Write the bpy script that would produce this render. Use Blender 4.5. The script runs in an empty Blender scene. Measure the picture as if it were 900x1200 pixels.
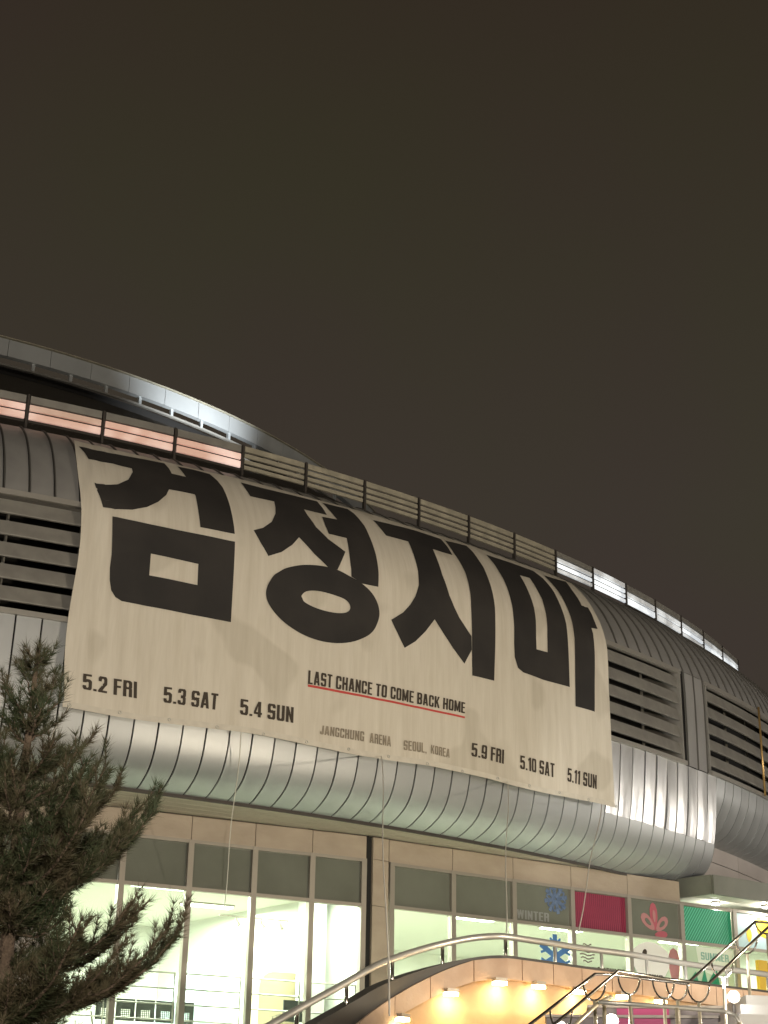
import bpy, bmesh, math, random
from mathutils import Vector, Matrix
import numpy as np

S = bpy.context.scene
COL = S.collection
rnd = random.Random(7)

# ------------------------------------------------------------------ camera
F, PITCH, ROLL = 1858.0, 0.3914, 0.0169          # focal length in px of a 900 px wide picture
cam_d = bpy.data.cameras.new('camera'); cam = bpy.data.objects.new('camera', cam_d); COL.objects.link(cam)
cam_d.sensor_fit = 'HORIZONTAL'; cam_d.sensor_width = 36; cam_d.lens = 36*F/900
cam_d.clip_start = 0.1; cam_d.clip_end = 3000
cp, sp, cr, sr = math.cos(PITCH), math.sin(PITCH), math.cos(ROLL), math.sin(ROLL)
fw = Vector((0, cp, sp)); up0 = Vector((0, -sp, cp)); rt0 = Vector((1, 0, 0))
rt = rt0*cr + up0*sr; up = up0*cr - rt0*sr
EYE = 1.6                                         # eye height; the ground is z = 0
cam.matrix_world = Matrix(((rt.x, up.x, -fw.x, 0), (rt.y, up.y, -fw.y, 0), (rt.z, up.z, -fw.z, EYE), (0, 0, 0, 1)))
S.camera = cam

# ------------------------------------------------------------------ night sky (glow of the city on low cloud)
W = bpy.data.worlds.new('World'); S.world = W; W.use_nodes = True
nt = W.node_tree; nt.nodes.clear()
wo = nt.nodes.new('ShaderNodeOutputWorld'); bg = nt.nodes.new('ShaderNodeBackground')
tc = nt.nodes.new('ShaderNodeTexCoord'); sx = nt.nodes.new('ShaderNodeSeparateXYZ')
rp = nt.nodes.new('ShaderNodeValToRGB'); nz = nt.nodes.new('ShaderNodeTexNoise')
nz.inputs['Scale'].default_value = 2.6; nz.inputs['Detail'].default_value = 3
rp.color_ramp.elements[0].position = 0.0; rp.color_ramp.elements[0].color = (.054, .045, .034, 1)
rp.color_ramp.elements[1].position = 1.0; rp.color_ramp.elements[1].color = (.020, .015, .009, 1)
e = rp.color_ramp.elements.new(.38); e.color = (.045, .038, .028, 1)
e = rp.color_ramp.elements.new(.66); e.color = (.032, .025, .016, 1)
mx = nt.nodes.new('ShaderNodeMix'); mx.data_type = 'RGBA'; mx.blend_type = 'MULTIPLY'; mx.inputs[0].default_value = 1
r2 = nt.nodes.new('ShaderNodeValToRGB'); r2.color_ramp.elements[0].position = .35; r2.color_ramp.elements[0].color = (1.02, .90, 1.04, 1)
r2.color_ramp.elements[1].position = .65; r2.color_ramp.elements[1].color = (.98, 1.04, .92, 1)
L = nt.links.new
L(tc.outputs['Generated'], sx.inputs[0]); L(sx.outputs['Z'], rp.inputs[0]); L(tc.outputs['Generated'], nz.inputs['Vector'])
L(nz.outputs[0], r2.inputs[0]); L(rp.outputs[0], mx.inputs[6]); L(r2.outputs[0], mx.inputs[7])
L(mx.outputs[2], bg.inputs[0]); bg.inputs[1].default_value = 1.0; L(bg.outputs[0], wo.inputs[0])

S.view_settings.view_transform = 'Standard'; S.view_settings.look = 'None'
S.view_settings.exposure = 0; S.view_settings.gamma = 1
S.cycles.use_denoising = True
S.cycles.max_bounces = 6; S.cycles.diffuse_bounces = 3; S.cycles.glossy_bounces = 3; S.cycles.transparent_max_bounces = 8
S.cycles.sample_clamp_indirect = 4; S.cycles.blur_glossy = .5; S.cycles.caustics_reflective = False

# unseen plaza lamps, some added as fill: (x, y, z of the lamp head, watts, colour, radius)
PLAZA = [((15.0, 17.0, 3.6), 10500, (1, .86, .66), .35),
         ((3.0, -9.0, 7.5), 22000, (1, .90, .77), .35),
         ((-15.0, 4.0, 7.0), 2200, (1, .88, .72), .35),
         ((24.0, 41.5, 9.5), 2300, (1, .93, .84), .4)]
ROOM_W = 760

# ------------------------------------------------------------------ helpers
def ray(px, py):
    dx, dy = px-450, py-600
    X = dx*cr + dy*sr; Y = -dx*sr + dy*cr
    return Vector((X/F, cp + sp*Y/F, sp - cp*Y/F))
def at(px, py, y):                                # the point at distance y that a line of sight meets
    d = ray(px, py); d = d*(y/d.y); return Vector((d.x, d.y, d.z+EYE))
def atz(px, py, z):
    d = ray(px, py); d = d*((z-EYE)/d.z); return Vector((d.x, d.y, z))

def tag(o, label=None, cat=None, group=None, kind=None):
    if label: o['label'] = label
    if cat: o['category'] = cat
    if group: o['group'] = group
    if kind: o['kind'] = kind
    return o
def empty(name, loc, label=None, cat=None, group=None, kind=None):
    o = bpy.data.objects.new(name, None); COL.objects.link(o); o.location = loc; o.empty_display_size = .3
    return tag(o, label, cat, group, kind)
def link(name, me, parent=None, local=False):
    o = bpy.data.objects.new(name, me); COL.objects.link(o)
    if parent is not None:
        o.parent = parent
        if not local: o.matrix_parent_inverse = Matrix.Translation(-world_loc(parent))
    return o
def world_loc(o):
    v = Vector(o.location); p = o.parent
    if p is not None: v = v + world_loc(p) + (o.matrix_parent_inverse.to_translation())
    return v
class MB:
    def __init__(s): s.v = []; s.f = []
    def add(s, v, f):
        n = len(s.v); s.v += [tuple(p) for p in v]; s.f += [tuple(i+n for i in q) for q in f]; return s
    def hexa(s, p):                               # 8 points: bottom ring then top ring
        return s.add(p, [(3,2,1,0),(4,5,6,7),(0,1,5,4),(1,2,6,5),(2,3,7,6),(3,0,4,7)])
    def box(s, c, sz, ax=None):
        ax = ax or (Vector((1,0,0)), Vector((0,1,0)), Vector((0,0,1)))
        c = Vector(c); h = [a*(k/2) for a, k in zip(ax, sz)]; P = []
        for w in (-1, 1):
            for u, v in ((-1,-1),(1,-1),(1,1),(-1,1)): P.append(c+h[0]*u+h[1]*v+h[2]*w)
        return s.hexa(P)
    def tube(s, pts, r, n=8, cap=True):
        pts = [Vector(p) for p in pts]; rings = []; prev = None
        rr = r if isinstance(r, (list, tuple)) else [r]*len(pts)
        for i, p in enumerate(pts):
            t = (pts[min(i+1, len(pts)-1)] - pts[max(i-1, 0)]).normalized()
            if prev is None: a = t.orthogonal().normalized()
            else:
                a = prev - t*prev.dot(t); a = a.normalized() if a.length > 1e-6 else t.orthogonal().normalized()
            prev = a; b = t.cross(a)
            rings.append([p + (a*math.cos(k*2*math.pi/n) + b*math.sin(k*2*math.pi/n))*rr[i] for k in range(n)])
        v = [q for R in rings for q in R]; f = []
        for i in range(len(pts)-1):
            for k in range(n):
                f.append((i*n+k, i*n+(k+1) % n, (i+1)*n+(k+1) % n, (i+1)*n+k))
        if cap: f.append(tuple(range(n-1, -1, -1))); f.append(tuple((len(pts)-1)*n+k for k in range(n)))
        return s.add(v, f)
    def prism(s, poly, z0, z1):                   # poly: (x, y) counter-clockwise
        n = len(poly); v = [(x, y, z0) for x, y in poly] + [(x, y, z1) for x, y in poly]
        return s.add(v, [tuple(range(n-1,-1,-1)), tuple(range(n, 2*n))] + [(i, (i+1) % n, n+(i+1) % n, n+i) for i in range(n)])
    def mesh(s, name, mat, smooth=False):
        me = bpy.data.meshes.new(name); me.from_pydata(s.v, [], s.f); me.update()
        if mat: me.materials.append(mat)
        if smooth:
            for p in me.polygons: p.use_smooth = True
        return me
    def build(s, name, mat, parent=None, smooth=False, local=False):
        return link(name, s.mesh(name, mat, smooth), parent, local)
def catmull(C, n=5):
    Q = []; C = [Vector(c) for c in C]; E_ = [2*C[0]-C[1]] + C + [2*C[-1]-C[-2]]
    for i in range(1, len(E_)-2):
        for k in range(n):
            t = k/n; a, b, c, d = E_[i-1], E_[i], E_[i+1], E_[i+2]
            Q.append(.5*((2*b) + (c-a)*t + (2*a-5*b+4*c-d)*t*t + (3*b-a-3*c+d)*t**3))
    Q.append(C[-1]); return Q

# ------------------------------------------------------------------ materials
def mat(name, col, rough=.6, metal=0, spec=.5, col2=None, nscale=6, stretch=(1,1,1), bump=0, bscale=20, bstretch=None, emit=None, estr=0, contrast=.3, trans=0):
    m = bpy.data.materials.new(name); m.use_nodes = True; t = m.node_tree; b = t.nodes['Principled BSDF']
    b.inputs['Base Color'].default_value = (*col, 1); b.inputs['Roughness'].default_value = rough
    b.inputs['Metallic'].default_value = metal; b.inputs['Specular IOR Level'].default_value = spec
    def tex(sc, st, detail=5):
        c = t.nodes.new('ShaderNodeTexCoord'); mp = t.nodes.new('ShaderNodeMapping'); n = t.nodes.new('ShaderNodeTexNoise')
        mp.inputs['Scale'].default_value = st; n.inputs['Scale'].default_value = sc; n.inputs['Detail'].default_value = detail
        t.links.new(c.outputs['Object'], mp.inputs[0]); t.links.new(mp.outputs[0], n.inputs['Vector']); return n
    if col2:
        n = tex(nscale, stretch); r = t.nodes.new('ShaderNodeValToRGB')
        r.color_ramp.elements[0].position = .5-contrast/2; r.color_ramp.elements[0].color = (*col, 1)
        r.color_ramp.elements[1].position = .5+contrast/2; r.color_ramp.elements[1].color = (*col2, 1)
        t.links.new(n.outputs[0], r.inputs[0]); t.links.new(r.outputs[0], b.inputs['Base Color'])
    if bump:
        n = tex(bscale, bstretch or stretch, 3); bp = t.nodes.new('ShaderNodeBump'); bp.inputs['Strength'].default_value = bump
        bp.inputs['Distance'].default_value = .05
        t.links.new(n.outputs[0], bp.inputs['Height']); t.links.new(bp.outputs[0], b.inputs['Normal'])
    if emit:
        b.inputs['Emission Color'].default_value = (*emit, 1); b.inputs['Emission Strength'].default_value = estr
    return m
def glow(name, col, s):
    m = mat(name, (.8,.8,.8), emit=col, estr=s); return m
def pane_mat(name, tint, gloss=.07):
    m = bpy.data.materials.new(name); m.use_nodes = True; t = m.node_tree; t.nodes.clear()
    o = t.nodes.new('ShaderNodeOutputMaterial'); x = t.nodes.new('ShaderNodeMixShader'); a = t.nodes.new('ShaderNodeBsdfTransparent'); g = t.nodes.new('ShaderNodeBsdfGlossy')
    a.inputs[0].default_value = (*tint, 1); g.inputs['Roughness'].default_value = .03; x.inputs[0].default_value = gloss
    t.links.new(a.outputs[0], x.inputs[1]); t.links.new(g.outputs[0], x.inputs[2]); t.links.new(x.outputs[0], o.inputs[0]); return m

M = {}
M['zinc'] = mat('zinc', (.32,.315,.31), .47, .38, col2=(.40,.395,.385), nscale=1.6, stretch=(1,1,.5), bump=.16, bscale=1.8)
M['skirt'] = mat('skirt_metal', (.36,.375,.378), .46, .5, col2=(.45,.465,.468), nscale=1.4, stretch=(1,1,.5), bump=.16, bscale=1.3, bstretch=(1.2,1.2,.8))
M['silver'] = mat('dented_silver', (.64,.64,.64), .36, .8, col2=(.70,.70,.69), nscale=2, bump=.55, bscale=1.5, bstretch=(1.6,1.6,.55))
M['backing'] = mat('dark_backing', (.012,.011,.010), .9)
M['louvre'] = mat('louvre_metal', (.25,.24,.22), .55, .3, col2=(.31,.30,.27), nscale=3)
M['trim'] = mat('trim_metal', (.48,.46,.42), .35, .6)
M['roof'] = mat('roof_skin', (.050,.043,.032), .85, col2=(.075,.064,.048), nscale=14, bump=.5, bscale=30)
M['band'] = mat('roof_band', (.52,.55,.56), .4, .4, col2=(.60,.63,.64), nscale=.8)
M['bandlit'] = mat('roof_band_lit', (.8,.82,.84), .4, .2, emit=(.86,.95,1), estr=.42)
M['bandhalf'] = mat('roof_band_dim', (.7,.72,.74), .4, .2, emit=(.80,.92,1), estr=.13)
M['bar'] = mat('bar_metal', (.46,.43,.34), .35, .4, col2=(.60,.56,.44), nscale=3)
M['post'] = mat('post_metal', (.06,.052,.045), .6, .3)
M['pink'] = mat('pink_tube', (.8,.6,.5), .4, emit=(1,.55,.42), estr=.42)  # light reflected by the railing bars, put into their colour as glow
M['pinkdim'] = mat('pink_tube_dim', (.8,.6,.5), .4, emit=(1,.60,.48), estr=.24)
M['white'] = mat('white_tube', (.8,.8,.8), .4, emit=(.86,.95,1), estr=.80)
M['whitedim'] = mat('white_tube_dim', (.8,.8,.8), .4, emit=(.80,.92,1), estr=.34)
M['stone'] = mat('beige_panel', (.35,.285,.22), .55, col2=(.41,.34,.265), nscale=1.4, stretch=(1,1,2), bump=.1, bscale=9)
M['frame'] = mat('frame_metal', (.31,.28,.24), .5, .3)
M['spandrel'] = mat('grey_spandrel', (.150,.158,.130), .10, .0, col2=(.172,.180,.150), nscale=1.2)
M['glass'] = pane_mat('clear_glass', (.93,.97,.93))
M['room'] = mat('white_wall', (.80,.82,.77), .8, col2=(.84,.85,.80), nscale=.7)
M['roomceil'] = mat('white_ceiling', (.82,.84,.78), .8)
M['floorin'] = mat('room_floor', (.45,.43,.36), .5)
M['cream'] = mat('cream_laminate', (.72,.62,.42), .5, col2=(.76,.66,.46), nscale=2)
M['pale'] = mat('pale_blue_board', (.60,.72,.78), .6)
M['soffit'] = mat('soffit_boards', (.50,.45,.38), .5, .2)
M['greyw'] = mat('lilac_grey_panel', (.40,.36,.34), .6, col2=(.45,.41,.385), nscale=1)
M['canopy'] = mat('canopy_metal', (.15,.155,.125), .5, .2, col2=(.18,.185,.15), nscale=2)
M['orange'] = mat('sandstone', (.39,.265,.18), .6, col2=(.46,.33,.235), nscale=3, bump=.12, bscale=25)
M['beigewall'] = mat('render_wall', (.46,.33,.20), .8, col2=(.52,.38,.24), nscale=2, bump=.15, bscale=12)
M['coping'] = mat('dark_granite', (.05,.046,.04), .6)  # shade on the coping's front is put into this colour
M['steel'] = mat('brushed_steel', (.56,.55,.51), .38, .6, bump=.08, bscale=60)
M['chrome'] = mat('dark_chrome', (.40,.37,.32), .22, .95)
M['brass'] = mat('warm_steel', (.66,.58,.42), .3, .5)
M['concrete'] = mat('terrace_paving', (.50,.48,.43), .7, col2=(.56,.54,.49), nscale=4)
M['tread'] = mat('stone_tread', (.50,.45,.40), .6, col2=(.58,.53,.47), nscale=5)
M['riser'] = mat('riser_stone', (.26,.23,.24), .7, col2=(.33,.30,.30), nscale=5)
M['magenta'] = mat('magenta_vinyl', (.50,.035,.18), .5)
M['ground'] = mat('plaza_paving', (.16,.15,.14), .7, col2=(.21,.20,.185), nscale=3)
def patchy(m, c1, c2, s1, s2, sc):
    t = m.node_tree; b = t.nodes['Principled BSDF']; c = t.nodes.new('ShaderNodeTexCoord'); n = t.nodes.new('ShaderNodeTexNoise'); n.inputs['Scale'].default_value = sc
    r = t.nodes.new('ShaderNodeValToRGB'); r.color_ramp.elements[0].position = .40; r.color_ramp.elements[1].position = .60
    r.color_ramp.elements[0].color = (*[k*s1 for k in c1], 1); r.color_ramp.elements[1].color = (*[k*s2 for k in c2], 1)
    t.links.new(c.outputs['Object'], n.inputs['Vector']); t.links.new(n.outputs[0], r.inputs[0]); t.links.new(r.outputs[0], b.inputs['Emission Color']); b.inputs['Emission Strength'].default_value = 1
patchy(M['pink'], (1,.50,.40), (1,.74,.66), .26, .62, .9); patchy(M['pinkdim'], (1,.55,.42), (1,.70,.60), .12, .32, .9)  # uneven sheen along the bars, painted as glow
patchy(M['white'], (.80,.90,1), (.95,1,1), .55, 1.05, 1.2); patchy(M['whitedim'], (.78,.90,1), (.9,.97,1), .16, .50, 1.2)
M['lampw'] = glow('lamp_white', (1,.98,.92), 30)
M['lampy'] = glow('lamp_warm', (1,.74,.34), 28)
M['ceilp'] = glow('ceiling_lamp', (.95,1,.9), 9)
M['bark'] = mat('pine_bark', (.09,.062,.042), .9, col2=(.14,.10,.068), nscale=18, bump=.8, bscale=40)
M['ink'] = mat('print_black', (.019,.017,.016), .75, col2=(.034,.030,.027), nscale=.8, bump=.12, bscale=6, bstretch=(2,2,.3))
M['ink2'] = mat('print_brown', (.055,.042,.030), .8)
M['ink3'] = mat('print_grey', (.24,.205,.155), .8, col2=(.33,.28,.21), nscale=8)
M['red'] = mat('print_red', (.55,.07,.06), .7)
M['rope'] = mat('nylon_rope', (.62,.60,.54), .8)
M['seat'] = mat('bench_grey', (.13,.145,.14), .4, .3)
M['black'] = mat('black_plastic', (.02,.02,.02), .5)

def banner_mat():
    m = bpy.data.materials.new('banner_cloth'); m.use_nodes = True; t = m.node_tree; b = t.nodes['Principled BSDF']
    c = t.nodes.new('ShaderNodeUVMap'); c.uv_map = 'cloth'
    def nse(sc, st, d, lo, hi, c0, c1):
        mp = t.nodes.new('ShaderNodeMapping'); mp.inputs['Scale'].default_value = st; n = t.nodes.new('ShaderNodeTexNoise')
        n.inputs['Scale'].default_value = sc; n.inputs['Detail'].default_value = d; r = t.nodes.new('ShaderNodeValToRGB')
        r.color_ramp.elements[0].position = lo; r.color_ramp.elements[0].color = (*c0, 1)
        r.color_ramp.elements[1].position = hi; r.color_ramp.elements[1].color = (*c1, 1)
        t.links.new(c.outputs[0], mp.inputs[0]); t.links.new(mp.outputs[0], n.inputs['Vector']); t.links.new(n.outputs[0], r.inputs[0]); return n, r
    n1, r1 = nse(1.0, (5, .35, 1), 5, .30, .62, (.89,.88,.86), (1,1,1))       # vertical streaks in a darker tone
    n2, r2 = nse(.75, (1, .8, 1), 1, .38, .43, (.88,.875,.86), (1,1,1))         # shadow patches behind the thin cloth, painted into its colour
    n3, r3 = nse(3.5, (8, .5, 1), 3, .30, .70, (.95,.945,.93), (1,1,1))
    a = t.nodes.new('ShaderNodeMix'); a.data_type = 'RGBA'; a.blend_type = 'MULTIPLY'; a.inputs[0].default_value = 1
    d = t.nodes.new('ShaderNodeMix'); d.data_type = 'RGBA'; d.blend_type = 'MULTIPLY'; d.inputs[0].default_value = 1
    e = t.nodes.new('ShaderNodeMix'); e.data_type = 'RGBA'; e.blend_type = 'MULTIPLY'; e.inputs[0].default_value = 1
    e.inputs[6].default_value = (.70, .655, .565, 1)
    t.links.new(r1.outputs[0], a.inputs[6]); t.links.new(r2.outputs[0], a.inputs[7])
    t.links.new(a.outputs[2], d.inputs[6]); t.links.new(r3.outputs[0], d.inputs[7]); t.links.new(d.outputs[2], e.inputs[7])
    t.links.new(e.outputs[2], b.inputs['Base Color']); b.inputs['Roughness'].default_value = .7; b.inputs['Specular IOR Level'].default_value = .2
    bp = t.nodes.new('ShaderNodeBump'); bp.inputs['Strength'].default_value = .55; bp.inputs['Distance'].default_value = .05
    n4, r4 = nse(1.1, (3.2, .45, 1), 3, .3, .7, (0,0,0), (1,1,1))
    t.links.new(n4.outputs[0], bp.inputs['Height']); t.links.new(bp.outputs[0], b.inputs['Normal'])
    return m
M['cloth'] = banner_mat()
GL = {
  'g1': [(19.21,1.99),(19.41,2.00),(19.82,2.00),(20.24,1.96),(20.66,1.92),(21.10,1.89),(21.15,2.11),(21.17,2.33),(21.49,2.33),(21.44,2.09),(21.40,1.90),(21.78,1.87),(22.14,1.90),(22.25,2.17),(22.31,2.42),(22.33,2.65),(22.35,2.99),(22.36,3.24),(22.37,3.51),(22.38,3.77),(21.62,3.79),(21.60,3.44),(21.59,2.96),(21.57,2.92),(21.30,2.92),(21.01,2.94),(20.93,3.13),(20.74,3.37),(20.49,3.57),(20.18,3.71),(19.83,3.78),(19.58,3.79),(19.50,3.54),(19.41,3.23),(19.64,3.22),(19.92,3.11),(20.14,2.91),(20.27,2.61),(20.27,2.48),(19.83,2.46),(19.35,2.48)],
  'g2': [(19.78,3.95),(21.06,3.96),(22.38,3.95),(22.38,4.81),(22.38,5.66),(21.21,5.66),(20.10,5.64),(19.97,5.58),(19.88,5.46),(19.83,5.26),(19.81,5.02),(19.82,4.74),(19.80,4.32)],
  'g2h': [(20.61,4.57),(21.61,4.59),(21.62,5.03),(20.61,5.02)],
  'j1': [(22.87,1.96),(23.41,1.97),(23.97,1.95),(24.39,1.93),(24.80,1.91),(24.83,2.21),(24.84,2.48),(24.56,2.49),(24.25,2.50),(24.28,2.69),(24.40,3.04),(24.64,3.31),(24.85,3.44),(25.03,3.55),(24.79,4.04),(24.55,4.04),(24.23,3.81),(23.90,3.47),(23.71,3.71),(23.45,3.94),(23.14,4.10),(22.96,3.83),(22.82,3.57),(23.05,3.45),(23.29,3.22),(23.44,2.92),(23.49,2.70),(23.52,2.48),(23.20,2.50),(22.94,2.51),(22.90,2.26)],
  'j2': [(24.95,1.92),(25.28,1.89),(25.64,1.86),(25.73,2.03),(25.77,2.23),(25.82,2.52),(25.82,2.84),(25.83,3.13),(25.84,3.40),(25.84,3.62),(25.84,3.84),(25.82,4.20),(25.41,4.22),(25.13,4.12),(25.13,3.97),(25.12,3.76),(25.13,3.46),(25.15,3.14),(24.69,3.15),(24.67,2.90),(24.67,2.61),(25.08,2.56),(25.00,2.25)],
  'o': [(24.55,4.04),(24.29,4.06),(23.92,4.13),(23.57,4.27),(23.40,4.39),(23.26,4.52),(23.14,4.77),(23.13,4.97),(23.23,5.17),(23.48,5.40),(23.84,5.57),(24.27,5.66),(24.70,5.66),(25.15,5.56),(25.52,5.37),(25.71,5.20),(25.81,5.01),(25.86,4.80),(25.81,4.58),(25.65,4.37),(25.38,4.21),(25.11,4.13),(24.81,4.05)],
  'oh': [(23.94,4.79),(24.05,4.68),(24.30,4.62),(24.67,4.62),(24.97,4.66),(25.10,4.76),(25.09,4.88),(24.94,4.97),(24.61,5.01),(24.28,4.99),(24.02,4.92),(23.96,4.85)],
  'z1': [(26.23,2.10),(26.51,2.07),(26.82,2.04),(27.16,2.00),(27.50,1.97),(27.88,1.99),(28.26,2.00),(28.28,2.33),(28.27,2.65),(27.96,2.66),(27.68,2.65),(27.66,3.00),(27.66,3.45),(27.77,3.95),(27.90,4.20),(28.04,4.41),(28.39,4.76),(28.40,5.07),(28.18,5.43),(27.85,5.15),(27.60,4.89),(27.34,4.60),(27.08,4.93),(26.81,5.21),(26.53,5.41),(26.35,5.14),(26.17,4.86),(26.48,4.63),(26.66,4.42),(26.80,4.20),(26.91,3.91),(26.95,3.55),(26.96,3.12),(26.98,2.64),(26.66,2.65),(26.35,2.66),(26.29,2.40)],
  'z2': [(28.38,2.03),(28.77,1.96),(29.14,1.90),(29.17,2.18),(29.16,2.47),(29.18,2.75),(29.16,3.00),(29.15,3.29),(29.14,3.56),(29.13,3.83),(29.12,4.08),(29.10,4.89),(29.06,5.64),(28.41,5.65),(28.41,4.84),(28.39,4.05),(28.41,3.75),(28.42,3.43),(28.43,3.16),(28.41,2.92),(28.36,2.53)],
  'm1': [(29.68,2.06),(30.09,2.05),(30.52,2.03),(30.92,2.03),(31.33,2.03),(31.49,2.27),(31.53,2.46),(31.56,2.68),(31.55,2.94),(31.54,3.21),(31.54,3.48),(31.54,3.72),(31.52,3.97),(31.52,4.21),(31.53,5.28),(30.61,5.30),(29.98,5.26),(29.80,5.19),(29.70,4.96),(29.69,4.63),(29.71,4.24),(29.70,3.97),(29.71,3.72),(29.71,3.48),(29.72,3.23),(29.72,2.98),(29.70,2.71),(29.70,2.41)],
  'm1h': [(30.49,2.56),(30.86,2.52),(30.87,2.97),(30.89,3.22),(30.86,3.46),(30.85,3.66),(30.83,3.86),(30.80,4.22),(30.79,4.61),(30.42,4.62),(30.42,4.35),(30.43,4.07),(30.45,3.83),(30.47,3.57),(30.47,3.34),(30.47,3.10)],
  'm2': [(31.71,2.08),(32.15,2.02),(32.62,1.95),(32.52,2.44),(32.49,2.69),(32.47,2.95),(32.74,2.91),(32.76,3.09),(32.73,3.30),(32.75,3.56),(32.50,3.60),(32.51,3.75),(32.50,3.90),(32.49,4.23),(32.45,4.99),(32.40,5.69),(31.71,5.70),(31.73,4.95),(31.76,4.16),(31.77,3.91),(31.79,3.65),(31.79,3.40),(31.79,3.14),(31.79,2.84),(31.77,2.54)],
}
TX = {
  '5.2 FRI': [(19.483,7.477),(20.551,7.491),(20.532,7.173),(19.472,7.178)],
  '5.3 SAT': [(21.081,7.490),(22.197,7.473),(22.202,7.150),(21.076,7.184)],
  '5.4 SUN': [(22.666,7.491),(23.850,7.479),(23.849,7.161),(22.673,7.177)],
  'LAST CHANCE TO COME BACK HOME': [(24.160,6.623),(28.183,6.540),(28.194,6.299),(24.166,6.337)],
  '_': [(24.162,6.682),(28.182,6.651),(28.183,6.620),(24.161,6.645)],
  'JANGCHUNG': [(24.467,7.610),(25.527,7.592),(25.531,7.389),(24.477,7.425)],
  'ARENA': [(25.661,7.593),(26.203,7.590),(26.208,7.377),(25.665,7.390)],
  'SEOUL,': [(26.526,7.606),(27.112,7.588),(27.110,7.374),(26.532,7.400)],
  'KOREA': [(27.227,7.569),(27.756,7.576),(27.766,7.389),(27.236,7.384)],
  '5.9 FRI': [(28.363,7.438),(29.302,7.456),(29.330,7.141),(28.385,7.145)],
  '5.10 SAT': [(29.808,7.475),(30.915,7.492),(30.927,7.173),(29.826,7.176)],
  '5.11 SUN': [(31.325,7.505),(32.362,7.514),(32.394,7.184),(31.363,7.196)],
}

# ------------------------------------------------------------------ the setting
g = MB().add([(-900,-900,0),(900,-900,0),(900,900,0),(-900,900,0)], [(0,1,2,3)]).build('ground', M['ground']); tag(g, kind='structure')

CX, CY = -24.3334, 66.0892                        # centre of the round arena
def Z(h): return h + EYE
arena = empty('arena_building', (CX, CY, 0), 'round metal-clad arena with louvred bays and lit ground windows', 'building')
def pol(th, R, z): return (R*math.sin(th), -R*math.cos(th), z)     # round the centre
def wpol(th, R, z): return Vector((CX + R*math.sin(th), CY - R*math.cos(th), z))
def revolve(prof, t0, t1, n, skew=0, inward=.04, bow=0):
    """strip of a surface of revolution between two angles, its edges turned inwards"""
    mb = MB(); m = len(prof); v = []; f = []
    ts = [t0 + (t1-t0)*i/n for i in range(n+1)]
    for t in ts:
        q_ = (t-t0)/(t1-t0)*2-1; dR_ = skew*q_ + bow*(1-q_*q_)
        for R, z in prof: v.append(pol(t, R+dR_, z))
    for i in range(n):
        for j in range(m-1): f.append((i*m+j, i*m+j+1, (i+1)*m+j+1, (i+1)*m+j))
    base = len(v)
    if inward:
        for k, t in enumerate((t0, t1)):
            for R, z in prof: v.append(pol(t, R, z))
            for R, z in prof: v.append(pol(t, R-inward, z))
            o = base+2*k*m
            for j in range(m-1):
                q = (o+j, o+m+j, o+m+j+1, o+j+1); f.append(q if k == 0 else q[::-1])
    return mb.add(v, f)
def solid_ring(prof, t0, t1, n):                  # closed profile swept round
    mb = MB(); m = len(prof); v = []; f = []
    for i in range(n+1):
        t = t0 + (t1-t0)*i/n
        for R, z in prof: v.append(pol(t, R, z))
    for i in range(n):
        for j in range(m): k = (j+1) % m; f.append((i*m+j, i*m+k, (i+1)*m+k, (i+1)*m+j))
    f.append(tuple(range(m-1,-1,-1))); f.append(tuple(n*m+j for j in range(m)))
    return mb.add(v, f)

DT = .01178; T0 = .6667
TOPC = [(39.4,14.12),(40.15,13.98),(40.75,13.62),(41.2,13.22),(41.58,12.72),(41.85,12.2),(42.0,11.8)]
TOP = [(a, Z(b)) for a, b in catmull([(p[0],p[1],0) for p in TOPC], 3) for a, b in [(a, b)]] if False else None
def cat2(C, n): return [(p[0], Z(p[1])) for p in catmull([(a, b, 0) for a, b in C], n)]
P_TOP = cat2(TOPC, 3)
P_MID = [(42.0, Z(11.79)), (42.02, Z(11.2)), (42.02, Z(10.2)), (42.01, Z(9.36))]
P_LOA = cat2([(42.0,9.34),(41.94,8.5),(41.85,7.75),(41.72,7.25),(41.5,6.93),(41.15,6.72),(40.86,6.62)], 3)
P_LOB = cat2([(42.0,9.34),(41.93,8.9),(41.72,8.45),(41.5,8.16),(41.2,7.99),(40.9,7.93)], 3)
LOUV = [(.30, .4845), (.7495, .8626), (.8935, 1.075), (1.106, 1.25)]
GAP = .0004
def in_louvre(t): return any(a-.001 < t < b+.001 for a, b in LOUV)
meshes = {}
def panel(name, prof, key, k, m, skew=0, bow=0, gap=GAP):
    if key not in meshes: meshes[key] = revolve(prof, gap, DT-gap, 4 if bow else 2, skew, .04, bow).mesh(name, M[m], True)
    o = link(name, meshes[key], arena, True); o.rotation_euler = (0, 0, T0 + k*DT)
    return o
K0, K1, KS = -30, 56, 20                          # panel numbers; the deep skirt ends at panel 20
def drand(): return rnd.uniform(-1, 1)
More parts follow.
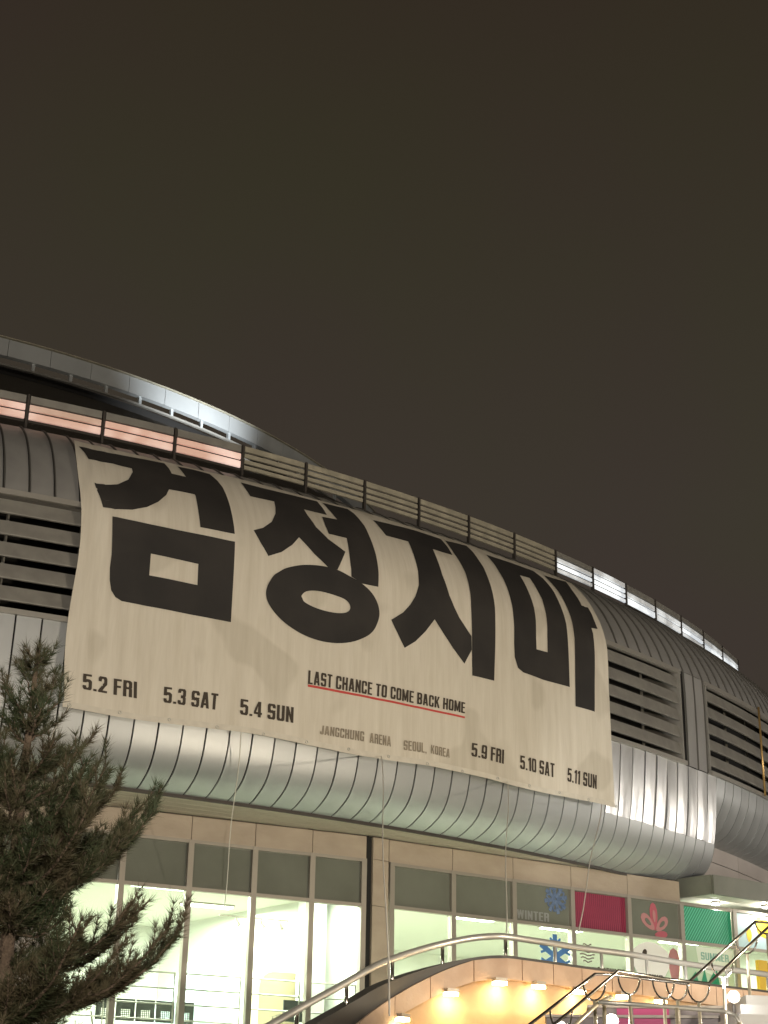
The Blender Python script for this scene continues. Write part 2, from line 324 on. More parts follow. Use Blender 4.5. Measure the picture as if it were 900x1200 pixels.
# each skirt panel belongs to a few slightly different pressings so reflections break from panel to panel
def variant(prof, amp, seed):
    r = random.Random(seed); a, b, c = r.uniform(-amp, amp), r.uniform(-amp, amp), r.uniform(0, 6)
    n = len(prof); return [(R + a*math.sin(c+3*i/n) + b*math.sin(5*i/n+c*2), z) for i, (R, z) in enumerate(prof)]
for k in range(K0, K1):
    t = T0 + (k+.5)*DT
    panel('shell_panel', variant(P_TOP, .003, k % 5), ('top', k % 5), k, 'zinc', [-.004,.002,.005,-.002,.003][k % 5], 0, .0006)
    if not in_louvre(t): panel('shell_panel', P_MID, 'mid', k, 'zinc' if k < 5 else 'zinc')
    if k < KS:
        v = k % 4
        if k >= 10: panel('skirt_panel', variant([(a,b) for a,b in P_LOA if b > Z(7.66)]+[(41.83, Z(7.645))], .014, k), ('sil', k), k, 'silver', rnd.uniform(-.016,.016), rnd.uniform(-.010,.013)); panel('skirt_panel', [(41.83, Z(7.64))]+[(a,b) for a,b in P_LOA if b < Z(7.62)], 'lo2', k, 'skirt')
        else: panel('skirt_panel', variant(P_LOA, .003, v), ('lo', v), k, 'skirt', [.004,-.003,.002,-.005][v])
    else: panel('skirt_panel', variant(P_LOB, .003, k % 4), ('lb', k % 4), k, 'skirt', [.004,-.003,.002,-.005][k % 4])
ang = lambda k: T0 + k*DT
M['rib'] = mat('seam_rib', (.11,.105,.095), .6, .2)
def rib(prof, key, k):
    if key not in meshes:
        v = []; f = []; h = .00020; n = len(prof)
        for R, z in prof:
            for t, d in ((-h, -.03), (-h, .038), (h, .038), (h, -.03)): v.append(pol(t, R+d*.8, z + d*.5*(1 if z > Z(12) else 0)))
        for i in range(n-1):
            for e_ in range(3): f.append((i*4+e_, i*4+e_+1, (i+1)*4+e_+1, (i+1)*4+e_))
        meshes[key] = MB().add(v, f).mesh('seam', M['rib'])
    o = link('seam', meshes[key], arena, True); o.rotation_euler = (0, 0, T0 + k*DT)
for k in range(K0, K1+1):
    rib(P_TOP, 'rt', k)
    if not in_louvre(ang(k)) and not .49 < ang(k) < .74: rib(P_MID, 'rm', k)
def back(prof, d, k0, k1): return revolve([(R-d, z) for R, z in prof], ang(k0), ang(k1), (k1-k0), inward=0)
back(P_TOP, .05, K0, K1).build('backing_sheet', M['backing'], arena, True, True)
back(P_LOA, .05, K0, KS).build('backing_sheet', M['backing'], arena, True, True)
back(P_LOB, .05, KS, K1).build('backing_sheet', M['backing'], arena, True, True)
for a, b in ((.4845, .7495), (.8626, .8935), (1.075, 1.106)):
    revolve([(41.96, Z(11.8)), (41.96, Z(9.35))], a, b, max(2, int((b-a)/DT)), inward=0).build('backing_sheet', M['backing'], arena, True, True)
# end of the deep skirt: closing face at panel 20
te = ang(KS); pf = [(R, z) for R, z in P_LOA] + [(40.5, Z(6.62)), (40.5, Z(9.34))]
MB().add([pol(te, R, z) for R, z in pf], [tuple(range(len(pf)))]).build('skirt_end_plate', M['skirt'], arena, False, True)

# louvre bays
slat_rows = [11.47 - .43*i for i in range(5)]
for li, (a, b) in enumerate(LOUV):
    n = max(3, int((b-a)/DT/1.5))
    solid_ring([(42.03, Z(11.80)), (41.9, Z(11.80)), (41.9, Z(11.69)), (42.03, Z(11.69))], a-.0006, b+.0006, n).build('louvre_head', M['trim'], arena, False, True)
    solid_ring([(42.09, Z(9.43)), (41.75, Z(9.45)), (41.75, Z(9.35)), (42.09, Z(9.33))], a-.0006, b+.0006, n).build('louvre_sill', M['trim'], arena, False, True)
    solid_ring([(40.9, Z(11.9)), (40.8, Z(11.9)), (40.8, Z(9.2)), (40.9, Z(9.2))], a-.004, b+.004, n).build('louvre_void', M['backing'], arena, False, True)
    for t, s_ in ((a, 1), (b, -1)):
        MB().add([pol(t, 42.03, Z(9.4)), pol(t, 40.85, Z(9.4)), pol(t, 40.85, Z(11.75)), pol(t, 42.03, Z(11.75)),
                  pol(t+s_*.0012, 42.03, Z(9.4)), pol(t+s_*.0012, 40.85, Z(9.4)), pol(t+s_*.0012, 40.85, Z(11.75)), pol(t+s_*.0012, 42.03, Z(11.75))],
                 [(0,1,2,3),(7,6,5,4),(0,4,5,1),(2,6,7,3),(0,3,7,4)]).build('louvre_jamb', M['louvre'], arena, False, True)
    for j, h in enumerate(slat_rows):
        # board leaning outwards at its foot
        solid_ring([(41.90, Z(h+.16)), (41.86, Z(h+.17)), (41.93, Z(h-.15)), (41.985, Z(h-.15)), (41.985, Z(h-.12))], a+.0012, b-.0012, n).build('louvre_slat', M['louvre'], arena, False, True)
    for q in range(int((b-a)/.035)):
        t = a + .02 + q*.035
        MB().tube([pol(t, 41.45, Z(9.4)), pol(t, 41.45, Z(11.7))], .035, 6).build('louvre_stud', M['louvre'], arena, False, True)
tg = .967
MB().tube([pol(tg, 42.14, Z(9.35)), pol(tg, 42.14, Z(11.8))], .03, 8).build('louvre_mullion', mat('gilt_tube', (.55,.36,.14), .35, .6), arena, True, True)

# gutter, roof cone, upper ring
solid_ring([(39.42, Z(14.13)), (39.42, Z(14.03)), (37.8, Z(14.03)), (37.8, Z(14.16))], .2, 1.33, 70).build('gutter', mat('gutter_metal', (.22,.22,.19), .5, .2), arena, False, True)
revolve([(37.8, Z(14.14)), (34, Z(16.9)), (30, Z(19.6)), (25.0, Z(22.75))], .0, 1.9, 90, inward=0).build('roof', M['roof'], arena, True, True)
RU, HU = 25.36, 23.80
nb = 26; LIT0, LIT1 = .73, .84
for i in range(nb):
    a = -.09 + i*.055; b = a+.055-.0006
    m_ = 'band'
    solid_ring([(RU, Z(HU)), (RU-.2, Z(HU+.03)), (RU-.2, Z(HU-.58)), (RU, Z(HU-.58))], a, b, 4).build('ring_fascia_panel', M[m_], arena, False, True)
solid_ring([(RU+.05, Z(HU+.06)), (RU-.2, Z(HU+.06)), (RU-.2, Z(HU+.031)), (RU+.05, Z(HU+.031))], -.1, 1.33, 90).build('ring_coping', M['bar'], arena, False, True)
solid_ring([(RU-.9, Z(HU-.50)), (RU-1.1, Z(HU-.50)), (RU-1.1, Z(HU-1.5)), (RU-.9, Z(HU-1.5))], -.1, 1.4, 60).build('ring_wall', M['backing'], arena, False, True)
solid_ring([(RU-.1, Z(HU-.80)), (RU-.2, Z(HU-.80)), (RU-.2, Z(HU-.87)), (RU-.1, Z(HU-.87))], -.1, 1.33, 80).build('ring_rail', M['louvre'], arena, False, True)
for i in range(28):
    t = -.05 + i*.05
    MB().box(pol(t, RU-.15, Z(HU-.69)), (.1, .1, .26), (Vector((math.cos(t), math.sin(t), 0)), Vector((-math.sin(t), math.cos(t), 0)), Vector((0,0,1)))).build('ring_strut', M['band'], arena, False, True)

# light added on the roof to brighten part of the ring fascia
fp = wpol(.80, 29.0, Z(20.35)); fo = empty('roof_floodlight', fp, 'small floodlight on the dark roof washing the upper ring fascia with white light', 'lamp')
MB().box(fp+Vector((0,0,.1)), (.3,.2,.25)).build('lamp_housing', M['post'], fo)
l = bpy.data.lights.new('ring_wash', 'SPOT'); l.energy = 2600; l.color = (.92,.97,1); l.spot_size = math.radians(72); l.spot_blend = 1; l.shadow_soft_size = .15
lo = bpy.data.objects.new('ring_wash', l); COL.objects.link(lo); lo.parent = fo; lo.location = (0,0,.5)
lo.rotation_euler = (wpol(.79, RU, Z(HU-.2)) - fp - Vector((0,0,.5))).to_track_quat('-Z','Y').to_euler()

# soffit under the skirt with its boards
sof = []
for i in range(10):
    R1 = 40.84 - i*.34
    solid_ring([(R1, Z(6.66)), (R1-.31, Z(6.66)), (R1-.31, Z(6.63)), (R1, Z(6.63))], ang(K0), ang(KS)-.001, 50).build('soffit_board', M['soffit'], arena, False, True)
solid_ring([(40.9, Z(6.72)), (36, Z(6.72)), (36, Z(6.68)), (40.9, Z(6.68))], ang(K0), ang(KS)-.001, 50).build('soffit_deck', M['backing'], arena, False, True)
solid_ring([(40.90, Z(6.64)), (40.85, Z(6.64)), (40.85, Z(6.57)), (40.90, Z(6.57))], ang(K0), ang(KS), 50).build('drip_edge', M['post'], arena, False, True)

# ------------------------------------------------------------------ roof railing of metal bars, reflected light put in as glow
RD, RT0 = .0408, .4348
rail = empty('roof_railing', (CX, CY, 0), 'curved railing of bars along the roof edge, lit pink at left and white at right', 'railing')
for k in range(-5, 17):
    t = RT0 + k*RD
    MB().box(pol(t, 40.03, Z(14.39)), (.05, .08, .82), (Vector((math.cos(t), math.sin(t), 0)), Vector((-math.sin(t), math.cos(t), 0)), Vector((0,0,1)))).build('post', M['post'], rail, False, True)
    if k == 16: break
    a, b = t+.0012, t+RD-.0012
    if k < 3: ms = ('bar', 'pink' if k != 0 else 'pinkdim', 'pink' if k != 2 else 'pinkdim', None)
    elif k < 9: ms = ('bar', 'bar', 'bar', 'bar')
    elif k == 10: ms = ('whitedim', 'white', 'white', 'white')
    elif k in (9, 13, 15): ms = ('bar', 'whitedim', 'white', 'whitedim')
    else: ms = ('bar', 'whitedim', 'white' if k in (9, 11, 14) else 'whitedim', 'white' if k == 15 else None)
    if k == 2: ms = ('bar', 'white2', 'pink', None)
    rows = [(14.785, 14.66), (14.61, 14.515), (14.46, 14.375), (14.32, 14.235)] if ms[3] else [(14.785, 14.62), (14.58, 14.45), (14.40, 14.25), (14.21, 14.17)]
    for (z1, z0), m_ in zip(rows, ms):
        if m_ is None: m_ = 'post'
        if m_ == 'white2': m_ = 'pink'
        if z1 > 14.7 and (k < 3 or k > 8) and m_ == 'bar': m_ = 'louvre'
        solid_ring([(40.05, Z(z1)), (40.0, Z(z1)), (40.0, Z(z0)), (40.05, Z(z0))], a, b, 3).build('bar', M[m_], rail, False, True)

# ------------------------------------------------------------------ narrow heavy capitals, built from bars and rounded bowls
FW, FT, Ft = .48, .178, .155
def _ring(x0, y0, x1, y1, r=.15):
    def rr(x, y, a, b, c, d, q):
        if x < a or x > c or y < b or y > d: return False
        q = max(.001, min(q, (c-a)/2, (d-b)/2)); u = max(a+q-x, x-c+q, 0); v = max(b+q-y, y-d+q, 0); return u*u+v*v <= q*q
    return lambda x, y: rr(x, y, x0, y0, x1, y1, r) and not rr(x, y, x0+FT, y0+Ft, x1-FT, y1-Ft, r*.45)
def _box(x0, y0, x1, y1): return lambda x, y: x0 <= x <= x1 and y0 <= y <= y1
def _poly(*p):
    def f(x, y):
        c = False; n = len(p)
        for i in range(n):
            (a, b), (d, e) = p[i], p[(i+1) % n]
            if (b > y) != (e > y) and x < (d-a)*(y-b)/(e-b)+a: c = not c
        return c
    return f
_w = FW; _l = _box(0,0,FT,1); _r = _box(_w-FT,0,_w,1); _tb = _box(0,1-Ft,_w,1); _bb = _box(0,0,_w,Ft)
GLY = {
 'I': (FT, [_l], []), '1': (.30, [_box(.30-FT,0,.30,1), _poly((0,.86),(0,.74),(.14,.80),(.30,1),(.15,1))], []),
 '.': (FT, [_box(0,0,FT,.15)], []), ',': (FT, [_box(0,0,FT,.15), _poly((.06,-.12),(FT,0),(.05,.01))], []),
 'F': (.42, [_l, _box(0,1-Ft,.42,1), _box(0,.44,.38,.44+Ft)], []), 'E': (.42, [_l, _box(0,1-Ft,.42,1), _box(0,.44,.39,.44+Ft), _box(0,0,.42,Ft)], []),
 'L': (.40, [_l, _box(0,0,.40,Ft)], []), 'T': (.44, [_box(.22-FT/2,0,.22+FT/2,1), _box(0,1-Ft,.44,1)], []),
 'H': (_w, [_l, _r, _box(0,.43,_w,.43+Ft)], []), 'N': (_w, [_l, _r, _poly((0,1),(.15,1),(_w,0),(_w-.15,0))], []),
 'M': (.64, [_l, _box(.64-FT,0,.64,1), _poly((0,1),(.19,1),(.39,.1),(.25,.1)), _poly((.64,1),(.45,1),(.25,.1),(.39,.1))], []),
 'A': (.52, [_poly((0,0),(.17,0),(.32,1),(.14,1)), _poly((.52,0),(.35,0),(.20,1),(.38,1)), _box(.13,.18,.39,.30)], []),
 'K': (.50, [_l, _poly((.12,.38),(.33,1),(.50,1),(.22,.38)), _poly((.14,.62),(.33,0),(.52,0),(.30,.66))], []),
 'R': (_w, [_l, _ring(0,.44,_w,1), _box(_w-FT,0,_w,.5), _box(.1,.44,.40,.44+Ft)], []),
 'B': (_w, [_l, _ring(0,.44,_w,1), _ring(0,0,_w,.56)], []), 'D': (_w, [_l, _ring(0,0,_w,1,.18)], []),
 'O': (_w, [_ring(0,0,_w,1)], []), '0': (_w, [_ring(0,0,_w,1)], []), 'U': (_w, [_ring(0,0,_w,1), _box(0,.5,FT,1), _box(_w-FT,.5,_w,1)], [_box(FT,.8,_w-FT,1.01)]),
 'C': (_w, [_ring(0,0,_w,1)], [_box(_w-FT-.001,.38,_w+.01,.62)]), 'G': (_w, [_ring(0,0,_w,1), _box(.25,.38,_w,.5), _box(_w-FT,0,_w,.45)], [_box(_w-FT-.001,.5,_w+.01,.66)]),
 'J': (.40, [_box(.40-FT,.3,.40,1), _ring(0,0,.40,.6)], [_box(-.01,.30,.40-FT,.61)]),
 'S': (_w, [_ring(0,.43,_w,1), _ring(0,0,_w,.57)], [_box(_w-FT-.001,.575,_w+.01,.71), _box(-.01,.29,FT+.001,.425)]),
 'W': (.66, [_poly((0,1),(.16,1),(.24,0),(.10,0)), _poly((.66,1),(.50,1),(.42,0),(.56,0)), _poly((.10,0),(.24,0),(.40,1),(.26,1)), _poly((.56,0),(.42,0),(.26,1),(.40,1))], []),
 'P': (_w, [_l, _ring(0,.40,_w,1)], []),
 '5': (_w, [_box(0,.46,FT,1), _box(0,1-Ft,_w-.02,1), _ring(0,0,_w,.66)], [_box(-.01,.27,FT+.001,.455)]),
 '2': (_w, [_ring(0,.42,_w,1), _poly((_w,.56),(_w-FT-.02,.58),(0,.12),(0,0),(.18,.06)), _bb], [_box(-.01,.41,_w-FT-.06,.70) ]),
 '3': (_w, [_ring(0,.44,_w,1), _ring(0,0,_w,.56)], [_box(-.01,.27,FT+.001,.73)]),
 '4': (.50, [_box(.25,0,.25+FT,1), _box(0,.20,.50,.34), _poly((0,.34),(0,.22),(.14,.32),(.30,.9),(.25,1))], []),
 '9': (_w, [_ring(0,.36,_w,1), _ring(0,0,_w,1)], [_box(-.01,.26,FT+.001,.36)])}
_cache = {}
def glyph_cells(ch, ny=22, nx=44):
    """convex cells of one letter: list of (x0, x1 at the lower edge, x0, x1 at the upper edge, y0, y1)"""
    if ch in _cache: return _cache[ch]
    w, adds, subs = GLY[ch]; y0 = -.12 if ch == ',' else 0.0
    def spans(y):
        out = []; on = None
        for i in range(nx+2):
            x = (i+.5)*w/nx; s = i < nx+1 and x < w+.001 and any(f(x, y) for f in adds) and not any(f(x, y) for f in subs)
            if s and on is None: on = i*w/nx
            if not s and on is not None: out.append((on, i*w/nx)); on = None
        return out
    res = []; H_ = 1-y0
    for j in range(ny):
        a, b = y0+H_*j/ny, y0+H_*(j+1)/ny; m_ = spans((a+b)/2); lo, hi = spans(a+.002), spans(b-.002)
        for k, s in enumerate(m_):
            l = lo[k] if len(lo) == len(m_) and abs(lo[k][0]-s[0])+abs(lo[k][1]-s[1]) < .12 else s
            h = hi[k] if len(hi) == len(m_) and abs(hi[k][0]-s[0])+abs(hi[k][1]-s[1]) < .12 else s
            res.append((l[0], l[1], h[0], h[1], a, b))
    _cache[ch] = (w, res); return _cache[ch]
def text_chars(s):
    """one small mesh for each printed letter, the whole line scaled to the unit square"""
    out = []; x = 0
    for ch in s:
        if ch == ' ': x += .26; continue
        w, cells = glyph_cells(ch); bm = bmesh.new()
        for a, b, c, d, y0, y1 in cells:
            bm.faces.new([bm.verts.new(q) for q in ((x+a,y0,0),(x+b,y0,0),(x+d,y1,0),(x+c,y1,0))])
        bmesh.ops.remove_doubles(bm, verts=bm.verts, dist=1e-5); out.append(bm); x += w+.085
    x -= .085
    for bm in out:
        for v in bm.verts: v.co.x /= x
    return out

# ------------------------------------------------------------------ the banner
RB = 42.11
BC = [(a+.07, b+.03) for a, b in TOPC[:6]] + [(42.07,11.73),(42.11,11.23),(42.11,10.03),(42.11,6.5)]
BP = [(p[0], p[1]) for p in catmull([(a, b, 0) for a, b in BC], 6)]
BS = [0]
for i in range(1, len(BP)): BS.append(BS[-1] + math.hypot(BP[i][0]-BP[i-1][0], BP[i][1]-BP[i-1][1]))
def on_banner(u, v, off=0.0):
    """u metres along the cloth, v metres down from the shell's crown"""
    i = max(0, min(len(BS)-2, int(np.searchsorted(BS, v))-1)); k = (v-BS[i])/(BS[i+1]-BS[i])
    R = BP[i][0] + (BP[i+1][0]-BP[i][0])*k; h = BP[i][1] + (BP[i+1][1]-BP[i][1])*k
    dR, dh = BP[i+1][0]-BP[i][0], BP[i+1][1]-BP[i][1]; l = math.hypot(dR, dh); nR, nh = -dh/l, dR/l
    e_ = min(1, max(0, (u-19.1)/1.2)); hang = min(1, max(0, (v-2.5)/3))
    fold = .03*math.exp(-((u-19.55)/.35)**2)*math.exp(-((v-3.6)/1.6)**2)*math.sin(14*u+2.2*v) + .022*math.exp(-((u-32.6)/.35)**2)*math.exp(-((v-3.0)/1.5)**2)*math.sin(17*u-1.5*v)
    w = fold + .012*math.sin(u*2.3+v*.6)*hang + .008*math.sin(u*5.1-v*1.1+1)*hang + .012*(1-e_)*math.sin(3.5*v+6*u) + .02*max(0, v-6.5)*math.sin(u*.9)
    w = abs(w) + off
    return wpol(u/RB, R+nR*w, Z(h+nh*w))
U0, U1, V0, V1 = 19.14, 33.0, 1.72, 7.86
def v_top(u):                                     # upper hem sags a little between its ties
    return V0 - .12*max(0, 1-(u-19.1)/.9) + .03*math.sin(u*2.1) + (.10 if u > 32.2 else 0)*(u-32.2)
ban = empty('banner', wpol(.62, 42.1, Z(10)), 'huge cream cloth banner with black Korean letters draped over the metal shell', 'banner')
nu, nv = 200, 70; mb = MB(); uvs = []
for i in range(nu+1):
    u = U0 + (U1-U0)*i/nu
    for j in range(nv+1):
        v = v_top(u) + (V1 + .03*math.sin(u*1.3) - v_top(u))*j/nv
        uu = u + (.05*math.sin(v*1.7) if i == 0 else 0) - (.09*max(0, v-5)/3*0)
        mb.v.append(tuple(on_banner(uu, v))); uvs.append((u, v))
mb.f = [(i*(nv+1)+j, i*(nv+1)+j+1, (i+1)*(nv+1)+j+1, (i+1)*(nv+1)+j) for i in range(nu) for j in range(nv)]
cl = mb.build('cloth', M['cloth'], ban, True)
uvl = cl.data.uv_layers.new(name='cloth')
for l in cl.data.loops: uvl.data[l.index].uv = uvs[l.vertex_index]

hem = MB()
for i in range(nu):
    ua, ub = U0+(U1-U0)*i/nu, U0+(U1-U0)*(i+1)/nu; q = lambda u, v: on_banner(u, v + .03*math.sin(u*1.3), .007)
    hem.add([q(ua, V1-.11), q(ua, V1+.004), q(ub, V1+.004), q(ub, V1-.11)], [(0,1,2,3)])
hem.build('hem', mat('hem_webbing', (.60,.56,.48), .75, col2=(.66,.62,.53), nscale=6), ban, True)
for i in range(15):
    u = U0+.12+i*.984; c_ = on_banner(u, V1-.055, .012); th_ = u/RB; e1 = Vector((math.cos(th_), math.sin(th_), 0)); e2 = Vector((0,0,1))
    MB().tube([c_ + e1*(.028*math.cos(a)) + e2*(.028*math.sin(a)) for a in [k*math.pi/5 for k in range(11)]], .008, 5).build('eyelet', M['steel'], ban, True)

def flat_to_banner(me_or_bm, name, m, off, step=.14):
    bm = me_or_bm
    xs = [v.co.x for v in bm.verts]; ys = [v.co.y for v in bm.verts]
    for ax, lo, hi in ((0, min(xs), max(xs)), (1, min(ys), max(ys))):
        k = math.ceil(lo/step)
        while k*step < hi:
            if k*step > lo+1e-4:
                co = (k*step, 0, 0) if ax == 0 else (0, k*step, 0); no = (1,0,0) if ax == 0 else (0,1,0)
                bmesh.ops.bisect_plane(bm, geom=bm.verts[:]+bm.edges[:]+bm.faces[:], plane_co=co, plane_no=no, dist=1e-6)
            k += 1
    for v in bm.verts: v.co = on_banner(v.co.x, v.co.y, off)
    me = bpy.data.meshes.new(name); bm.to_mesh(me); bm.free(); me.materials.append(m)
    return link(name, me, ban)
def glyph(polys, holes=()):
    cu = bpy.data.curves.new('outline', 'CURVE'); cu.dimensions = '2D'; cu.fill_mode = 'BOTH'
    for pts in list(polys)+list(holes):
        s = cu.splines.new('POLY'); s.points.add(len(pts)-1)
        for q, (u, v) in zip(s.points, pts): q.co = (u, v, 0, 1)
        s.use_cyclic_u = True
    o = bpy.data.objects.new('outline', cu); COL.objects.link(o)
    dg = bpy.context.evaluated_depsgraph_get(); me = bpy.data.meshes.new_from_object(o.evaluated_get(dg))
    bpy.data.objects.remove(o); bm = bmesh.new(); bm.from_mesh(me)
    bmesh.ops.remove_doubles(bm, verts=bm.verts, dist=1e-4)
    return bm
def letter(bms, off=.012):
    me = None
    out = bmesh.new()
    for b in bms:
        t_ = bpy.data.meshes.new('t'); b.to_mesh(t_); b.free(); out.from_mesh(t_)
    return flat_to_banner(out, 'letter', M['ink'], off)
def smooth(pts, n=4):
    m_ = len(pts); Q = []; P = [Vector((a, b, 0)) for a, b in pts]
    for i in range(m_):
        a, b, c, d = P[i-1], P[i], P[(i+1) % m_], P[(i+2) % m_]
        for k in range(n):
            t = k/n; q = .5*((2*b) + (c-a)*t + (2*a-5*b+4*c-d)*t*t + (3*b-a-3*c+d)*t**3); Q.append((q.x, q.y))
    return Q
letter([glyph([GL['g1']]), glyph([GL['g2']], [GL['g2h']])])
letter([glyph([GL['j1']]), ]); letter([glyph([GL['j2']])], .014); letter([glyph([smooth(GL['o'])], [smooth(GL['oh'])])], .016)
letter([glyph([GL['z1']])]); letter([glyph([GL['z2']])], .014)
letter([glyph([GL['m1']], [GL['m1h']])]); letter([glyph([GL['m2']])], .014)
for s, (a, b, c, d) in TX.items():
    if s == '_':
        bm = bmesh.new(); vs = [bm.verts.new((p[0], p[1], 0)) for p in (a, b, (c[0], c[1]-.012), (d[0], d[1]-.012))]; bm.faces.new(vs)
        flat_to_banner(bm, 'underline', M['red'], .014, .3); continue
    big = s[0] == '5'
    for bm in text_chars(s):
        for v in bm.verts:
            x, y = v.co.x, v.co.y
            p0 = (a[0]+(b[0]-a[0])*x, a[1]+(b[1]-a[1])*x); p1 = (d[0]+(c[0]-d[0])*x, d[1]+(c[1]-d[1])*x)
            v.co = (p0[0]+(p1[0]-p0[0])*y, p0[1]+(p1[1]-p0[1])*y, 0)
        flat_to_banner(bm, 'printed_character', M['ink2'] if (big or s[0] == 'L') else M['ink3'], .014, .4)

# ropes hanging from the banner's lower hem
def rope(p, q, label, sag=.02):
    pts = [p.lerp(q, i/8) + Vector((math.sin(i*1.1)*sag, 0, 0)) for i in range(9)]
    return tag(MB().tube(pts, .010, 5).build('rope', M['rope']), label, 'rope', 'ropes hanging from the banner')
rope(on_banner(22.7, 7.84, .03), atz(262, 1065, 6.2), 'thin white rope hanging from the banner past the grey spandrels left of the column')
rope(on_banner(25.95, 7.84, .03), atz(455, 1190, 3.0), 'long white rope hanging from the banner in front of the stone column')
rope(on_banner(29.4, 7.84, .03), atz(592, 1110, 4.6), 'white rope hanging down in front of the pane left of the winter sticker')
rope(on_banner(32.5, 7.84, .03), atz(677, 1092, 4.9), 'slanting white rope ending at the red ribbed pane')
rope(on_banner(19.25, 7.84, .03), wpol(.450, 42.0, Z(6.95)), 'short rope tied at the lower left corner of the banner beside the pine')

# ------------------------------------------------------------------ window wall under the skirt (two straight bays)
class Bay:
    def __init__(s, a, t): s.a = Vector((*a, 0)); s.t = Vector((*t, 0)); s.n = Vector((t[1], -t[0], 0))   # n looks outside
    def P(s, u, w, h): return s.a + s.t*u + s.n*w + Vector((0, 0, Z(h)))
    def box(s, mb, u0, u1, w0, w1, h0, h1):
        return mb.hexa([s.P(u0,w1,h0), s.P(u1,w1,h0), s.P(u1,w0,h0), s.P(u0,w0,h0), s.P(u0,w1,h1), s.P(u1,w1,h1), s.P(u1,w0,h1), s.P(u0,w0,h1)])
BL = Bay((-2.6692, 33.2118), (.88925, .45741)); BR = Bay((3.7953, 37.1827), (.83165, .55529))
FL = .30                                          # floor of the terrace level above the eye
ML = [-5.55, -4.15, -2.74, -1.31, .11, 1.43, 2.72]
MR = [-4.28, -2.56, -.84, .89, 2.66, 4.38, 6.2, 7.9, 9.6]
FZ = 1.9
pane_no = {}
def frame_bay(B, Ms, kinds, tp):
    for i, u in enumerate(Ms):
        if B is BR and i == 0: u += .07
        if B is BL and i == len(Ms)-1: u -= .07
        B.box(MB(), u-.06, u+.06, -.10, .05, FZ, 6.12).build('mullion', M['frame'], arena)
    for i in range(len(Ms)-1):
        a, b = Ms[i]+.062, Ms[i+1]-.062
        B.box(MB(), a-.0, b+.0, -.08, .045, 6.05, 6.12).build('window_head', M['frame'], arena)
        B.box(MB(), a, b, -.08, .045, tp-.03, tp+.04).build('transom', M['frame'], arena)
        k = kinds[i]
        if k == 'g': B.box(MB(), a, b, -.05, -.035, tp+.04, 6.05).build('spandrel_pane', M['spandrel'], arena)
        elif k == 'c': B.box(MB(), a, b, -.05, -.04, tp+.04, 6.05).build('window_pane', M['glass'], arena)
        B.box(MB(), a, b, -.05, -.04, FZ, tp-.03).build('window_pane', M['glass'], arena)
        if Ms[i+1] <= 4.4 or B is BL:
            B.box(MB(), Ms[i]+.008, Ms[i+1]-.008, -.1, .0, 6.125, 6.61).build('fascia_panel', M['stone'], arena)
frame_bay(BL, ML, 'gggggg', 5.13)
frame_bay(BR, MR, 'gggggccc', 5.17)
for B, u0, u1 in ((BL, -5.6, 2.8), (BR, -4.3, 4.4)):
    B.box(MB(), u0, u1, -.16, -.06, 6.1, 6.64).build('fascia_backing', M['backing'], arena)
# stone column where the two bays meet
c0, c1 = BL.P(2.86, .04, 0), BR.P(-4.33, .06, 0)
for z0, z1 in ((FZ, 3.4), (3.41, 5.14), (5.15, 6.12), (6.13, 6.60)):
    d = (c1-c0).normalized(); nn = Vector((d.y, -d.x, 0))
    m_ = MB(); m_.hexa([Vector((*(c0+nn*0).xy, Z(z0))), Vector((*c1.xy, Z(z0))), Vector((*(c1-nn*.5).xy, Z(z0))), Vector((*(c0-nn*.5).xy, Z(z0))),
                  Vector((*c0.xy, Z(z1))), Vector((*c1.xy, Z(z1))), Vector((*(c1-nn*.5).xy, Z(z1))), Vector((*(c0-nn*.5).xy, Z(z1)))])
    m_.build('column_panel', M['stone'], arena)
BL.box(MB(), 2.73, 2.85, -.3, -.02, FZ, 6.6).build('column_recess', M['backing'], arena)
# stone pier left, beside the pine
for z0, z1 in ((-1.6, 1.2), (1.21, 3.0), (3.01, 4.9), (4.91, 6.6)):
    BL.box(MB(), -6.6, -4.15 if False else -5.62, -.3, .10, z0, z1).build('pier_panel', M['greyw'], arena)
BL.box(MB(), -4.9, -4.16, -.02, .12, 0.5, 5.1).build('pier_panel', M['greyw'], arena)

# room behind the glass
def room(pts, z0, z1, m_floor, m_wall, m_ceil):
    ps = [Vector(p) for p in pts]
    MB().add([(p.x, p.y, Z(z1)) for p in ps], [tuple(range(len(ps)))]).build('room_ceiling', m_ceil, arena)
    MB().add([(p.x, p.y, Z(z0)) for p in ps], [tuple(range(len(ps)))]).build('room_floor', m_floor, arena)
    for i in range(1, len(ps)-1):
        a, b = ps[i], ps[i+1]
        if i == len(ps)-1: break
        MB().add([(a.x,a.y,Z(z0)),(b.x,b.y,Z(z0)),(b.x,b.y,Z(z1)),(a.x,a.y,Z(z1))], [(0,1,2,3)]).build('room_wall', m_wall, arena)
front = [BL.P(2.8,-.12,0), BL.P(-7.5,-.12,0), BL.P(-7.5,-9,0), BL.P(2.2,-9,0), (BL.P(2.8,-.3,0))]
room([front[0], front[1], front[2], BL.P(4.0,-9,0), BL.P(2.95,-.12,0)], FZ, 5.6, M['floorin'], M['room'], M['roomceil'])
room([BR.P(10,-.12,0), BR.P(-4.45,-.12,0), BR.P(-5.2,-9,0), BR.P(10,-9,0), BR.P(10.01,-.12,0)], FZ, 5.6, M['floorin'], M['room'], M['roomceil'])
